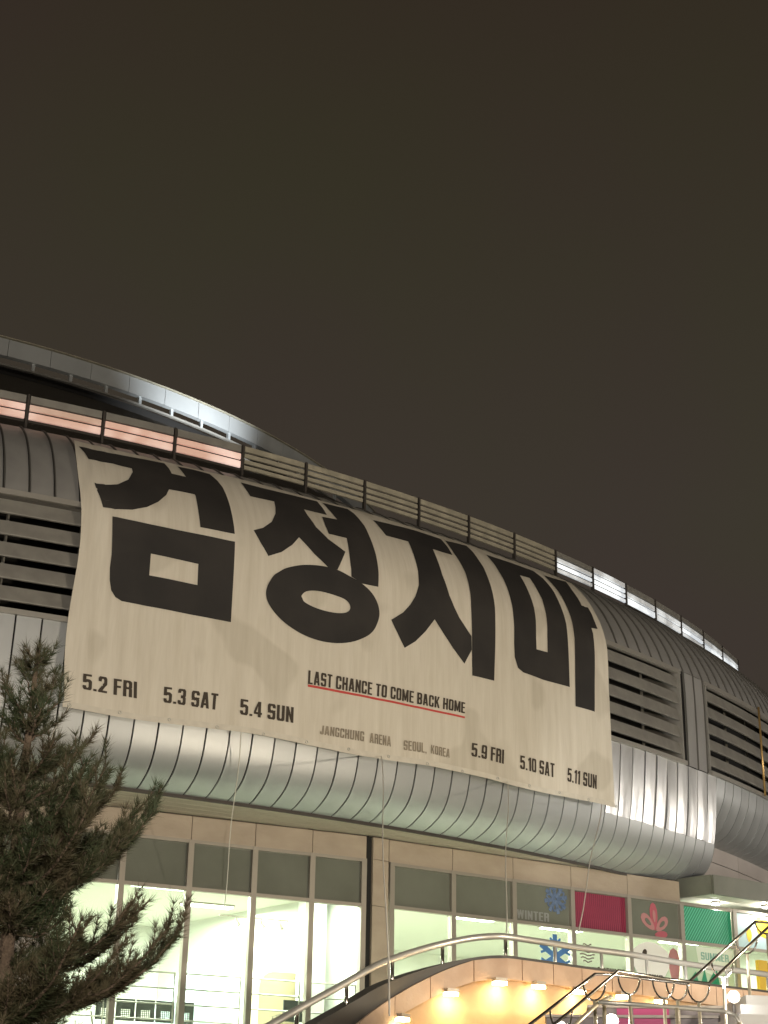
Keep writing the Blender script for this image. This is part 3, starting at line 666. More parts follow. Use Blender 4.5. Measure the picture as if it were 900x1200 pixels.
# pieces inside the left room
BL.box(MB(), 2.15, 2.62, -2.2, -1.7, FZ, 5.59).build('room_column', M['room'], arena)
def rounded(B, u0, u1, w0, w1, h0, h1, r, name, m):
    P = [(u0, h0), (u1, h0), (u1, h1)] + [(u0 + r - r*math.sin(k*math.pi/12), h1 - r + r*math.cos(k*math.pi/12)) for k in range(7)]
    n = len(P); v = [B.P(u, w1, h) for u, h in P] + [B.P(u, w0, h) for u, h in P]
    return MB().add(v, [tuple(range(n)), tuple(range(2*n-1, n-1, -1))] + [(i, n+i, n+(i+1) % n, (i+1) % n) for i in range(n)]).build(name, m, None)
tag(rounded(BL, 1.45, 3.4, -3.4, -2.6, FZ, 3.95, .35, 'booth', M['cream']), 'cream booth with rounded corner glowing behind the two windows left of the column', 'booth')
bd = MB().add([BL.P(-1.0,-3.2,FZ), BL.P(.1,-2.2,FZ), BL.P(.1,-2.2,4.4), BL.P(-.35,-2.6,3.9), BL.P(-.75,-2.95,3.2)], [(0,1,2,3,4)])
tag(bd.build('display_board', M['pale']), 'pale blue slanting display board behind the window next to the bench', 'board')
# hand-height rails inside the glass, one run in each window
rg = empty('window_rail', BL.P(-1.3,-.25,FZ), 'thin steel guard rail of three bars just inside the left windows', 'railing')
for h in (3.5, 3.2, 2.9, 2.6):
    for i in range(6): MB().tube([BL.P(ML[i]+.08,-.22,h), BL.P(ML[i+1]-.08,-.22,h)], .016, 6).build('bar', M['steel'], rg)
for u in ML[1:]: MB().tube([BL.P(u-.09,-.22,FZ), BL.P(u-.09,-.22,3.5)], .016, 6).build('post', M['steel'], rg)
# waiting bench with perforated backs
bn = empty('waiting_bench', BL.P(-1.9,-1.0,FZ), 'grey waiting bench with perforated backs seen behind the left windows beside the pine', 'bench')
for i in range(5):
    u = -2.75 + i*.42; mb = MB(); B = BL
    B.box(mb, u, u+.39, -.95, -.92, 2.82, 3.02)
    B.box(mb, u, u+.09, -.95, -.92, 2.60, 2.82); B.box(mb, u+.30, u+.39, -.95, -.92, 2.60, 2.82); B.box(mb, u+.09, u+.30, -.95, -.92, 2.60, 2.64)
    mb.build('backrest', M['seat'], bn)
    mb = MB()
    for q in range(5): B.box(mb, u+.10+q*.04, u+.115+q*.04, -.945, -.93, 2.64, 2.82)
    for q in range(4): B.box(mb, u+.09, u+.30, -.947, -.928, 2.67+q*.04, 2.683+q*.04)
    mb.build('mesh_grille', M['seat'], bn)
    B.box(MB(), u, u+.39, -1.4, -.97, 2.42, 2.46).build('seat', M['seat'], bn)
for u in (-2.7, -1.7, -.75):
    BL.box(MB(), u-.03, u+.03, -1.4, -.97, FZ, 2.42).build('leg', M['chrome'], bn)
MB().tube([BL.P(-2.78,-.9,2.4), BL.P(-2.85,-.9,2.75), BL.P(-2.8,-1.05,2.82), BL.P(-2.8,-1.35,2.8)], .018, 6).build('armrest', M['chrome'], bn)
ch = empty('office_chair', BL.P(1.5,-.8,FZ), 'dark chair with a thin armrest half hidden behind the descending handrail', 'chair')
BL.box(MB(), 1.25, 1.85, -.82, -.78, 2.75, 3.18).build('backrest', M['seat'], ch)
BL.box(MB(), 1.25, 1.85, -1.3, -.84, 2.55, 2.61).build('seat', M['seat'], ch)
MB().tube([BL.P(1.18,-1.2,2.6), BL.P(1.14,-1.1,2.85), BL.P(1.2,-.82,2.88)], .02, 6).build('armrest', M['chrome'], ch)
for q in (1.3, 1.8): BL.box(MB(), q-.02, q+.02, -1.2, -1.16, FZ, 2.55).build('leg', M['chrome'], ch)

# lamps in the rooms
def ceil_lamp(B, u, w, label, size=(1.2,.3), n=1.0):
    o = empty('ceiling_lamp', B.P(u, w, 5.58), label, 'ceiling lamp', 'ceiling lamps behind the glass')
    B.box(MB(), u-size[0]/2-.03, u+size[0]/2+.03, w-size[1]/2-.03, w+size[1]/2+.03, 5.56, 5.595).build('lamp_frame', M['frame'], o)
    B.box(MB(), u-size[0]/2, u+size[0]/2, w-size[1]/2, w+size[1]/2, 5.53, 5.56).build('diffuser', M['ceilp'], o)
    l = bpy.data.lights.new('room_light', 'AREA'); l.shape = 'RECTANGLE'; l.size, l.size_y = 1.4, .8; l.energy = ROOM_W*n; l.color = (.93, 1, .84)
    lo = bpy.data.objects.new('room_light', l); COL.objects.link(lo); lo.parent = o; lo.location = (0, 0, -.09)
ceil_lamp(BL, -3.4, -2.2, 'ceiling lamp inside the window hidden by the pine tree')
ceil_lamp(BL, -1.0, -2.6, 'bright ceiling lamp in the second window right of the pine')
ceil_lamp(BL, .9, -4.6, 'ceiling lamp over the cream booth')
ceil_lamp(BR, -3.2, -2.4, 'ceiling lamp in the first window right of the stone column')
ceil_lamp(BR, -.2, -2.4, 'ceiling lamp behind the winter pane')
ceil_lamp(BR, 2.6, -2.4, 'ceiling lamp behind the autumn pane')
ceil_lamp(BR, 6.6, -2.4, 'ceiling lamp behind the green summer pane')
ceil_lamp(BL, 2.0, -.8, 'small ceiling lamp by the white column next to the stone column', (.5,.3), .22)  # extra lamp put in to brighten this end of the room
tr = empty('track_light', BL.P(1.4,-3.2,5.3), 'ceiling track with small spotlights behind the two windows left of the column', 'track light')
BL.box(MB(), .35, 2.0, -2.42, -2.38, 5.02, 5.05).build('track', M['frame'], tr)
for u in (.75, 1.35, 1.8):
    MB().tube([BL.P(u,-2.4,5.02), BL.P(u,-2.4,4.95), BL.P(u+.05,-2.35,4.84)], [.012,.03,.045], 8).build('spotlight', M['frame'], tr)

# ------------------------------------------------------------------ season stickers on the right panes
def slab(B, pts, w, m, name, parent=None, th=.006):
    n = len(pts); v = [B.P(u, w+th, h) for u, h in pts] + [B.P(u, w, h) for u, h in pts]
    return MB().add(v, [tuple(range(n)), tuple(range(2*n-1, n-1, -1))] + [(i, n+i, n+(i+1) % n, (i+1) % n) for i in range(n)]).build(name, m, parent)
def sticker(B, u, h, label): return empty('window_sticker', B.P(u, -.03, h), label, 'sticker', 'season stickers on the right windows')
def text_on(B, s, u0, u1, h0, h1, w, m, parent, bold=.0):
    for bm in text_chars(s):
        for v in bm.verts: v.co = B.P(u0+(u1-u0)*v.co.x, w, h0+(h1-h0)*v.co.y)
        me = bpy.data.meshes.new('lettering'); bm.to_mesh(me); bm.free(); me.materials.append(m); link('lettering', me, parent)
blue = mat('blue_vinyl', (.07,.11,.20), .5, col2=(.14,.20,.32), nscale=9); bluel = mat('light_blue_vinyl', (.07,.19,.44), .5)
greyt = mat('pale_lettering', (.24,.25,.24), .6); redv = mat('crimson_vinyl', (.17,.014,.04), .5, col2=(.21,.02,.05), nscale=2); redr = mat('crimson_rib', (.30,.045,.085), .5)
def star(B, u, h, r, w, m, parent, n=6, wd=.055, twist=0):
    for k in range(n):
        a = math.pi/2 + k*2*math.pi/n + twist; ca, sa = math.cos(a), math.sin(a)
        f_ = lambda x, y: (u + ca*x - sa*y, h + sa*x + ca*y)
        slab(B, [f_(.02,-wd/2), f_(r,-wd/2), f_(r,wd/2), f_(.02,wd/2)], w + k*.0015, m, 'snowflake_arm', parent)
        for s_ in (1, -1):
            g_ = lambda x, y: f_(r*.55 + x*.7 - 0, s_*(x*.75) + y)
            slab(B, [f_(r*.5, 0), f_(r*.62, 0), f_(r*.86, s_*r*.28), f_(r*.76, s_*r*.34)], w + .010 + k*.0015, m, 'snowflake_branch', parent)
s1 = sticker(BR, .3, 5.75, 'blue snowflake over the word WINTER on the olive pane')
star(BR, .43, 5.80, .34, -.032, blue, s1, 8, .09, .2)
text_on(BR, 'WINTER', -.72, .22, 5.26, 5.46, -.028, greyt, s1, .01)
s2 = sticker(BR, .5, 4.7, 'large bright blue snowflake on the clear pane under the winter pane')
star(BR, .38, 4.50, .50, -.036, bluel, s2, 6, .13)
s3 = sticker(BR, 1.78, 5.6, 'crimson ribbed sheet filling the pane right of the snowflake')
slab(BR, [(.96,5.22),(2.59,5.22),(2.59,6.04),(.96,6.04)], -.034, redv, 'sheet', s3)
for k in range(26):
    u = .99 + k*.062; pts = [(u + .012*math.sin(j*1.7), 5.23+j*.1) for j in range(9)]
    slab(BR, [(a, b) for a, b in pts] + [(a+.018, b) for a, b in pts[::-1]], -.028, redr, 'rib', s3, .004)
s4 = sticker(BR, 3.5, 5.6, 'pink three-leaf plant on the olive pane left of the green pane')
pk = mat('pink_vinyl', (.42,.09,.12), .5); pk2 = mat('rose_vinyl', (.42,.19,.19), .5)
def leaf(B, u, h, l, wd, a, w, m, parent, hole=None):
    P = []
    for k in range(12):
        q = k/12*2*math.pi; x = l/2*(1-math.cos(q)); y = wd/2*math.sin(q)*(1-.25*math.cos(q))
        P.append((u + math.cos(a)*x - math.sin(a)*y, h + math.sin(a)*x + math.cos(a)*y))
    slab(B, P, w, m, 'leaf', parent)
    if hole:
        leaf(B, u+math.cos(a)*l*.28, h+math.sin(a)*l*.28, l*.45, wd*.4, a, w+.012, hole, parent)
leaf(BR, 3.52, 5.36, .66, .24, 1.62, -.034, pk, s4, pk2); leaf(BR, 3.50, 5.38, .52, .26, 2.45, -.030, pk2, s4, M['spandrel'])
leaf(BR, 3.56, 5.36, .50, .25, .72, -.028, pk2, s4, M['spandrel']); leaf(BR, 3.5, 5.26, .42, .16, .1, -.026, pk, s4)
s5 = sticker(BR, 5.3, 5.6, 'bright green sheet with slanting stripes on the upper pane right of the leaves')
grn = mat('green_vinyl', (.02,.26,.14), .5); gr2 = mat('dark_green_rib', (.10,.50,.32), .5)
slab(BR, [(4.46,5.22),(6.12,5.22),(6.12,6.04),(4.46,6.04)], -.034, grn, 'sheet', s5)
for k in range(-8, 20):
    u0 = 4.46 + k*.085; a = max(4.47, u0); b = min(6.11, u0+.62)
    if b-a < .05: continue
    h_ = lambda u: 5.23 + (u-u0)/.62*.80
    slab(BR, [(a, h_(a)), (min(b+.0, 6.11), h_(b)), (min(b+.03,6.11), h_(b)-.0), (a+.03, h_(a))], -.028, gr2, 'stripe', s5, .004)
s6 = sticker(BR, 7.0, 5.6, 'pale blue sheet with yellow drops on the last pane at the right')
slab(BR, [(6.27,5.22),(7.82,5.22),(7.82,6.04),(6.27,6.04)], -.034, mat('sky_vinyl', (.45,.62,.66), .5), 'sheet', s6)
yel = mat('yellow_vinyl', (.85,.55,.04), .5)
leaf(BR, 6.72, 5.36, .34, .18, 1.5, -.026, yel, s6); leaf(BR, 7.0, 5.70, .55, .46, .1, -.026, yel, s6); leaf(BR, 7.1, 5.72, .3, .25, 1.6, -.02, yel, s6)
s7 = sticker(BR, 1.7, 4.7, 'striped round emblem over the word AUTUMN on the clear lower pane')
for k in range(6):
    y = 4.86 - k*.075; x = math.sqrt(max(0, .23**2-(y-4.67)**2)); pts = [(1.35-x+2*x*j/6, y + .02*math.sin(j*1.4)) for j in range(7)]
    slab(BR, pts + [(a, b-.03) for a, b in pts[::-1]], -.036, mat('dark_line', (.16,.13,.12), .6), 'wave_stripe', s7)
text_on(BR, 'AUTUMN', 1.62, 2.46, 4.24, 4.37, -.03, M['ink2'], s7, .02)
s8 = sticker(BR, 3.4, 4.7, 'white cloud sheet with a dark seed above the word spring')
Pc = [(3.35+.62*math.cos(q)*(1+.08*math.sin(3*q)), 4.62+.46*math.sin(q)) for q in [k*math.pi/10 for k in range(20)]]
slab(BR, Pc, -.037, mat('white_vinyl', (.85,.85,.82), .6), 'sheet', s8)
leaf(BR, 3.08, 4.68, .24, .13, 1.1, -.029, M['ink2'], s8)
text_on(BR, 'SPRING', 2.92, 3.70, 4.22, 4.33, -.029, M['ink2'], s8, .02)
leaf(BR, 4.10, 4.15, .85, .36, 1.57, -.037, pk2, s8)
s9 = sticker(BR, 5.2, 4.8, 'pale bubble reading SUMMER over green shards on the lower pane')
slab(BR, [(4.46,4.2),(6.12,4.2),(6.12,5.12),(4.46,5.12)], -.038, mat('mint_vinyl', (.46,.62,.44), .6, col2=(.56,.70,.52), nscale=2), 'sheet', s9)
slab(BR, [(4.85+.0,5.10),(4.9,4.75),(5.1,4.52),(5.5,4.42),(5.9,4.55),(6.08,4.8),(6.1,5.10)], -.030, mat('pale_mint', (.75,.84,.72), .6), 'bubble', s9)
text_on(BR, 'SUMMER', 5.0, 5.95, 4.80, 4.98, -.022, mat('teal_lettering', (.25,.48,.40), .6), s9, .02)
for k, (a, b) in enumerate(((4.5,4.9),(4.95,5.2),(5.15,5.6))): slab(BR, [(a,4.2),(b,4.2),(b-.1,4.5+.08*k)], -.029, grn, 'shard', s9)

# ------------------------------------------------------------------ wall and canopy at the right
wr = empty('side_wall', wpol(.98, 40.9, 0), 'lilac-grey panelled wall below the shallow skirt at the far right', 'wall')
for (a, b) in ((ang(KS)-.03, .9135), (.9140, .985), (.9855, 1.06), (1.0605, 1.14)):
    for z0, z1 in ((6.3, 7.52), (7.54, 8.02)):
        o = solid_ring([(40.95, Z(z1)), (40.7, Z(z1)), (40.7, Z(z0)), (40.95, Z(z0))], a, b, 4)
        o.v = [(x+CX, y+CY, z) for x, y, z in o.v]; o.build('panel', M['greyw'], wr)
cn = empty('entrance_canopy', atz(840, 1050, Z(6.3)), 'dark olive metal canopy over the entrance under the end of the skirt', 'canopy')
za, zb = Z(6.28), Z(6.70)
A, Bp, Cp = atz(786, 1053, za), atz(835, 1047, za), atz(1010, 1074, za)
bk = Vector((.30, .95, 0))*3.2
poly = [(A.x, A.y), (Bp.x, Bp.y), (Cp.x, Cp.y), (Cp.x+bk.x, Cp.y+bk.y), (A.x+bk.x*.6, A.y+bk.y*.6)]
MB().prism(poly, za+.02, zb).build('roof_slab', M['canopy'], cn)
cpts = [Vector((*p, 0)) for p in poly]
for i in (0, 1):
    a, b = cpts[i], cpts[i+1]; d = (b-a).normalized(); n_ = Vector((d.y, -d.x, 0))
    MB().hexa([Vector((*p.xy, z)) for z in (za-.02, zb+.03) for p in (a+n_*.06, b+n_*.06, b+n_*.004, a+n_*.004)]).build('edge_fascia', M['canopy'], cn)
MB().prism([(p.x, p.y) for p in [cpts[0]+Vector((.1,.1,0)), cpts[1]+Vector((0,.12,0)), cpts[2]+Vector((0,.12,0)), cpts[3], cpts[4]]], za-.004, za+.016).build('soffit_board', mat('canopy_soffit', (.62,.62,.52), .5, col2=(.68,.68,.58), nscale=3), cn)
def down_lamp(px, py, label, e=35):
    p = atz(px, py, za-.03); o = empty('downlight', p, label, 'lamp', 'downlights under the entrance canopy')
    MB().tube([p+Vector((0,0,.026)), p+Vector((0,0,-.02))], .13, 14).build('lamp_ring', M['frame'], o)
    MB().tube([p+Vector((0,0,-.022)), p+Vector((0,0,-.045))], .10, 14).build('lamp_glass', M['lampw'], o)
    l = bpy.data.lights.new('downlight', 'POINT'); l.energy = e; l.color = (1,.97,.86); l.shadow_soft_size = .03
    lo = bpy.data.objects.new('downlight', l); COL.objects.link(lo); lo.parent = o; lo.location = (0,0,-.25)
down_lamp(838, 1058, 'round downlight under the canopy above the green pane')
down_lamp(898, 1062, 'round downlight at the right edge of the canopy')

# ------------------------------------------------------------------ terrace, parapet and its handrail
tp_ = [BR.P(10,-.2,0), BL.P(2.8,-.2,0), BL.P(-8,-.2,0), BL.P(-8,1.2,0), BL.P(1.6,1.4,0), Vector((.6,27,0)), Vector((2.0,24.4,0)), Vector((9.5,27.2,0))]
t_ = MB().prism([(p.x, p.y) for p in tp_], Z(.9), Z(FZ)-.005).build('terrace', M['concrete']); tag(t_, kind='structure')

RZ = Z(2.95)
rpx = [(300,1211,20.1),(324,1197,20.4),(363,1175,20.9),(402,1153.6,21.4),(440,1132,21.9),(465,1122,22.3),(487,1114.7,22.6),(515,1107,22.9),(543,1101,23.1),(566,1098,23.25),(589,1097.3,23.35)]
path = [at(*p) for p in rpx]
for px, py in ((616,1101),(642.7,1105),(678.7,1110.7),(700,1113.6),(740,1118.7),(777,1125),(830.7,1133.3),(892,1141),(950,1150)): path.append(atz(px, py, path[10].z))
for i in range(11, len(path)): path[i].z = path[10].z
hr = empty('balcony_handrail', path[10]-Vector((0,0,.3)), 'long steel tube handrail curving down to the left in front of the windows', 'handrail')
MB().tube([Vector(p) for p in catmull(path, 3)], .047, 12).build('rail_tube', M['steel'], hr, True)
fpath = [Vector(p) for p in catmull(path, 4)]
# distance along the rail -> evenly spaced posts and panels
cum = [0]
for i in range(1, len(fpath)): cum.append(cum[-1] + (fpath[i]-fpath[i-1]).length)
def along(s):
    s = max(0, min(cum[-1]-1e-4, s)); i = int(np.searchsorted(cum, s, side='right'))-1; i = min(i, len(fpath)-2)
    k = (s-cum[i])/(cum[i+1]-cum[i]); return fpath[i].lerp(fpath[i+1], k), (fpath[i+1]-fpath[i]).normalized()
s589 = cum[40]
def drop(s):                                      # rail to top of the stone band
    return .33
def tang(s):
    t = (along(s+.3)[0]-along(s-.3)[0]); t.z = 0; return t.normalized()
k = -4
while s589 + k*1.05 < cum[-1]:
    s = s589 + (k+.05)*1.05
    if s > 0:
        p, _ = along(s); MB().tube([p, p-Vector((0,0,.52))], .026, 8).build('post', M['chrome'] if k < 1 else M['steel'], hr, True)
    k += 1
pw = empty('parapet_wall', along(s589)[0]-Vector((0,0,2)), 'sandstone-edged curved parapet over a warmly lit beige wall', 'wall')
seams = []; s = s589 + .28
while s > .3: seams.append(s); s -= .80
seams = seams[::-1]; s = seams[-1]+.66
while s < cum[-1]-.1: seams.append(s); s += .66
def off(s, w, dz): 
    p, _ = along(s); t = tang(s); n_ = Vector((t.y, -t.x, 0)); return p + n_*w + Vector((0,0,dz))
def dark_h(s): return max(.012, min(.36, (s589-.45-s)*.105))     # the coping front, coloured dark for its shade, widens to the left
for i in range(len(seams)-1):
    a, b = seams[i]+.008, seams[i+1]-.008; n = 3
    for j in (0,):
        v = []; f = []
        for q in range(n+1):
            s = a+(b-a)*q/n; d = dark_h(s)
            v += [off(s,.10,-.30-d), off(s,.10,-.59-d), off(s,-.10,-.59-d), off(s,-.10,-.30-d)]
        for q in range(n):
            for e_ in range(4): f.append((q*4+e_, q*4+(e_+1) % 4, (q+1)*4+(e_+1) % 4, (q+1)*4+e_))
        f += [(3,2,1,0), tuple(n*4+e_ for e_ in range(4))]
        MB().add(v, f).build('edge_stone', M['orange'], pw)
v = []; f = []; ss = [.2 + i*(cum[-1]-.4)/70 for i in range(71)]
for s in ss:
    d = dark_h(s); v += [off(s,.07,-.27), off(s,.07,-.31-d), off(s,-.14,-.31-d), off(s,-.14,-.27)]
for q in range(70):
    for e_ in range(4): f.append((q*4+e_, q*4+(e_+1) % 4, (q+1)*4+(e_+1) % 4, (q+1)*4+e_))
f += [(3,2,1,0), tuple(280+e_ for e_ in range(4))]
MB().add(v, f).build('coping', M['coping'], pw)
v = []; f = []
for s in ss:
    d = dark_h(s); v += [off(s,-.02,-.57-d), Vector((*off(s,-.02,0).xy, .0)), Vector((*off(s,-.22,0).xy, .0)), off(s,-.22,-.57-d)]
for q in range(70):
    for e_ in range(4): f.append((q*4+e_, q*4+(e_+1) % 4, (q+1)*4+(e_+1) % 4, (q+1)*4+e_))
MB().add(v, f).build('lit_wall', M['beigewall'], pw, True)
# little floodlights under the stone edge
lamp_px = [467, 526, 583, 628, 675, 726, 770]
lab = ['leftmost wall lamp under the curved stone parapet', 'second wall lamp from the left under the parapet', 'wall lamp under the crest of the parapet', 'wall lamp just right of the crest of the parapet',
       'wall lamp left of the stair handrails', 'wall lamp framed by the first handrail bracket', 'rightmost wall lamp under the parapet behind the handrails']
def px_of(p):
    d = p - Vector((0,0,EYE)); x = d.dot(rt); y = d.dot(up); z = d.dot(fw); return 450+F*x/z
for px, lb in zip(lamp_px, lab):
    s = min(np.linspace(.5, cum[-1]-.3, 600), key=lambda q: abs(px_of(off(q,.06,-.7))-px)); d = dark_h(s)
    p = off(s,.12,-.60-d); t = tang(s); n_ = Vector((t.y,-t.x,0))
    o = empty('wall_lamp', p, lb, 'lamp', 'small floodlights under the parapet')
    MB().box(p, (.19,.12,.05), (t, n_, Vector((0,0,1)))).build('lamp_housing', M['frame'], o)
    MB().box(p-Vector((0,0,.045)), (.18,.11,.055), (t, n_, Vector((0,0,1)))).build('lamp_glass', M['lampy'], o)
    l = bpy.data.lights.new('wall_lamp', 'POINT'); l.energy = 11; l.color = (1,.68,.34); l.shadow_soft_size = .05
    lo = bpy.data.objects.new('wall_lamp', l); COL.objects.link(lo); lo.parent = o; lo.location = tuple(n_*.05 + Vector((0,0,-.13)))

# ------------------------------------------------------------------ broad entrance steps
st = empty('entrance_steps', at(700, 1200, 20), 'broad stone steps behind the chrome handrails with pink vinyl on some risers', 'steps')
ln = Vector((.994, -.11, 0)); dp = Vector((.11, .994, 0))
for k in range(12):
    y_ = 22.0 - k*.34; sx = (690, 640, 588, 586)[min(k, 3)]
    o0 = at(sx, 1180, y_); zt = Z(2.03) - k*.16; o0.z = 0
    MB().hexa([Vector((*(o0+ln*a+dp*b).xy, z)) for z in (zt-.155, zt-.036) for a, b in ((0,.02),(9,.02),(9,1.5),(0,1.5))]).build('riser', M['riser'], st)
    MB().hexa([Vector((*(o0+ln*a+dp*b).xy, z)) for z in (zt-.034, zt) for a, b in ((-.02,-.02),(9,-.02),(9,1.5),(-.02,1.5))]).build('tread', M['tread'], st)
    if k < 5:
        for xa, xb in ((704 if k != 1 else 716, 736), (741, 782 if k != 2 else 768)):
            if k == 0 and xa < 720: xa = 722
            a = (at(xa, 1180, y_) - at(sx, 1180, y_)).x/.994; b = (at(xb, 1180, y_) - at(sx, 1180, y_)).x/.994
            MB().hexa([Vector((*(o0+ln*q+dp*w).xy, z)) for z in (zt-.152, zt-.042) for q, w in ((a,.008),(b,.008),(b,.016),(a,.016))]).build('riser_sticker', M['magenta'], st)

# paired chrome handrails
def U(c, ax, r=.16): return [c + ax*(r*math.cos(a)) + Vector((0,0,-r*.95*math.sin(a))) for a in [math.pi*k/10 for k in range(11)]]
sh = empty('stair_handrail', at(724, 1170, 18), 'paired dark chrome handrails on bracketed posts climbing the entrance steps', 'handrail')
def tube(pts, r, m, name, par=None): return MB().tube(pts, r, 8).build(name, M[m], par or sh, True)
dA = 17.2
A1 = [at(606,1212,16.6), at(697,1141.5,18.2), at(716,1142,18.4), at(806,1153,18.9)]
A2 = [at(636,1212,16.2), at(724,1138,17.9), at(779,1147,18.2), at(830.7,1152.5,18.5)]
B1 = [at(805,1153,18.9), at(885,1080,20.4), at(900,1081.5,20.6), at(930,1085,20.9)]
B2 = [at(830.7,1152.5,18.5), at(900,1086.7,19.9), at(925,1064,20.4)]
for P_ in (A1, A2, B1, B2): tube(P_, .017, 'chrome', 'rail')
tube([at(662,1212,16.4), at(702,1175,17.4), at(716,1168,17.6)], .022, 'brass', 'lower_rail')
def pt_on(poly, px):
    for a, b in zip(poly, poly[1:]):
        xa, xb = px_of(a), px_of(b)
        if xa <= px <= xb: return a.lerp(b, (px-xa)/(xb-xa))
    return poly[-1] if px > px_of(poly[-1]) else poly[0]
for (px, py, d, foot) in ((655,1,1,1), (695,1157,17.7,1225),(737,1153,18.1,1225),(777,1158,18.3,1228),(793,1155,18.6,1228), (818,1155,18.6,1228),(845,1127,19.1,1232),(873,1098,19.8,1240),(898,1078,20.3,1240)):
    R1, R2 = (A1, A2) if px < 800 else (B1, B2)
    e1, e2 = pt_on(R1, px-13), pt_on(R2, px+13); c = (e1+e2)/2; r_ = (e2-e1).length/2
    tube(U(c, (e2-e1).normalized(), r_), .011, 'chrome', 'bracket')
    b = c + Vector((0,0,-r_*.95)); tube([b, Vector((b.x, b.y, .4))], .020, 'brass', 'post')
lr = empty('landing_rail', at(770,1180,17.5), 'thick dull tube rail crossing level in front of the pink riser stickers', 'handrail')
tube([at(702,1174.5,17.3), at(760,1178,17.5), at(820,1183,17.7), at(848,1185,17.8), at(862,1190,17.8), at(869,1202,17.7)], .023, 'steel', 'rail', lr)
for px, py in ((708,1176),(793,1181),(866,1198)):
    p = at(px, py, 17.6); tube([p, Vector((p.x, p.y, .3))], .022, 'brass', 'post', lr)
# white lit blocks and steps at the far right
sd = empty('side_steps', at(890,1190,19), 'pale stone steps and planter edge in white light at the lower right corner', 'steps')
for k, (y, x0) in enumerate(((1166,874),(1177,868),(1188,866),(1199,864))):
    p = at(x0, y, 19.6-.3*k)
    MB().hexa([p + Vector((a, b, z)) for z in (-.12, 0) for a, b in ((0,0),(2.5,.4),(2.5,1.6),(0,1.2))]).build('step', mat('pale_step', (.42,.42,.41), .6) if k == 0 else bpy.data.materials['pale_step'], sd)
pl = at(872,1172,20.3)
MB().tube([pl+Vector((.28,0,-1.0)), pl+Vector((.28,0,0))], .30, 18).build('planter', M['concrete'], sd, False)
def flood(px, py, d, label, e):
    p = at(px, py, d); o = empty('floodlight', p, label, 'lamp', 'white floodlights among the handrails')
    MB().tube([p+Vector((0,.09,0)), p+Vector((0,.0,0))], [.05,.075], 14).build('lamp_housing', M['frame'], o)
    MB().tube([p+Vector((0,-.002,0)), p+Vector((0,-.03,0))], .045, 14).build('lamp_glass', M['lampw'], o)
    MB().tube([p+Vector((0,.05,-.05)), Vector((p.x,p.y+.05,.2))], .02, 6).build('stand', M['post'], o)
    l = bpy.data.lights.new('floodlight', 'POINT'); l.energy = e; l.color = (1,.97,.93); l.shadow_soft_size = .03
    lo = bpy.data.objects.new('floodlight', l); COL.objects.link(lo); lo.parent = o; lo.location = (0,-.18,.03)
flood(860, 1168, 19.3, 'glaring white floodlight beside the pale steps', 9)
def uplight(o, off_, target, e, deg):
    l = bpy.data.lights.new('uplight', 'SPOT'); l.energy = e; l.color = (1,.98,.95); l.spot_size = math.radians(deg); l.spot_blend = .6; l.shadow_soft_size = .12
    lo = bpy.data.objects.new('uplight', l); COL.objects.link(lo); lo.parent = o; lo.location = off_
    d = Vector(target) - (Vector(o.location)+Vector(off_)); lo.rotation_euler = d.to_track_quat('-Z', 'Y').to_euler()
uplight(bpy.data.objects['floodlight'], (-.1,-.25,.15), wpol(.86, 42, Z(8.2)), 4000, 30)
flood(717, 1196, 18.6, 'white floodlight low between the handrail posts', 30)
flood(656, 1204, 18.8, 'white floodlight at the foot of the handrails', 20)
# dark notice stand inside the entrance
nb_ = empty('notice_stand', BR.P(6.9,.5,FZ), 'dark notice board with a yellow side strip standing by the entrance', 'sign')
BR.box(MB(), 6.75, 7.45, .45, .55, 3.9, 4.8).build('board', M['black'], nb_)
BR.box(MB(), 6.38, 6.70, .45, .55, FZ, 4.85).build('side_strip', yel, nb_)
BR.box(MB(), 7.05, 7.15, .45, .55, FZ, 3.9).build('leg', M['frame'], nb_)

# ------------------------------------------------------------------ unseen plaza lamps outside the frame, some added only as fill light
for i, (loc, e, c, r) in enumerate(PLAZA):
    o = empty('street_lamp', (loc[0], loc[1], 0), ['tall plaza lamp standing to the right of the steps', 'tall plaza lamp standing behind the viewer', 'tall plaza lamp standing to the left of the pine', 'tall plaza lamp standing far right beside the arena'][i], 'street lamp')
    x, y, z = loc
    MB().tube([(x,y,0),(x,y,z-.2)], [.09,.05], 10).build('pole', M['post'], o, True)
    MB().tube([(x,y,z-.2),(x,y,z-.1)], [.06,.24], 14).build('lamp_head', M['post'], o, True)
    MB().tube([(x,y,z+.32),(x,y,z+.36)], [.3,.2], 14).build('lamp_cap', M['post'], o, True)
    l = bpy.data.lights.new('street_light', 'POINT'); l.energy = e; l.color = c; l.shadow_soft_size = r
    lo = bpy.data.objects.new('street_light', l); COL.objects.link(lo); lo.parent = o; lo.location = (0,0,z+.1)

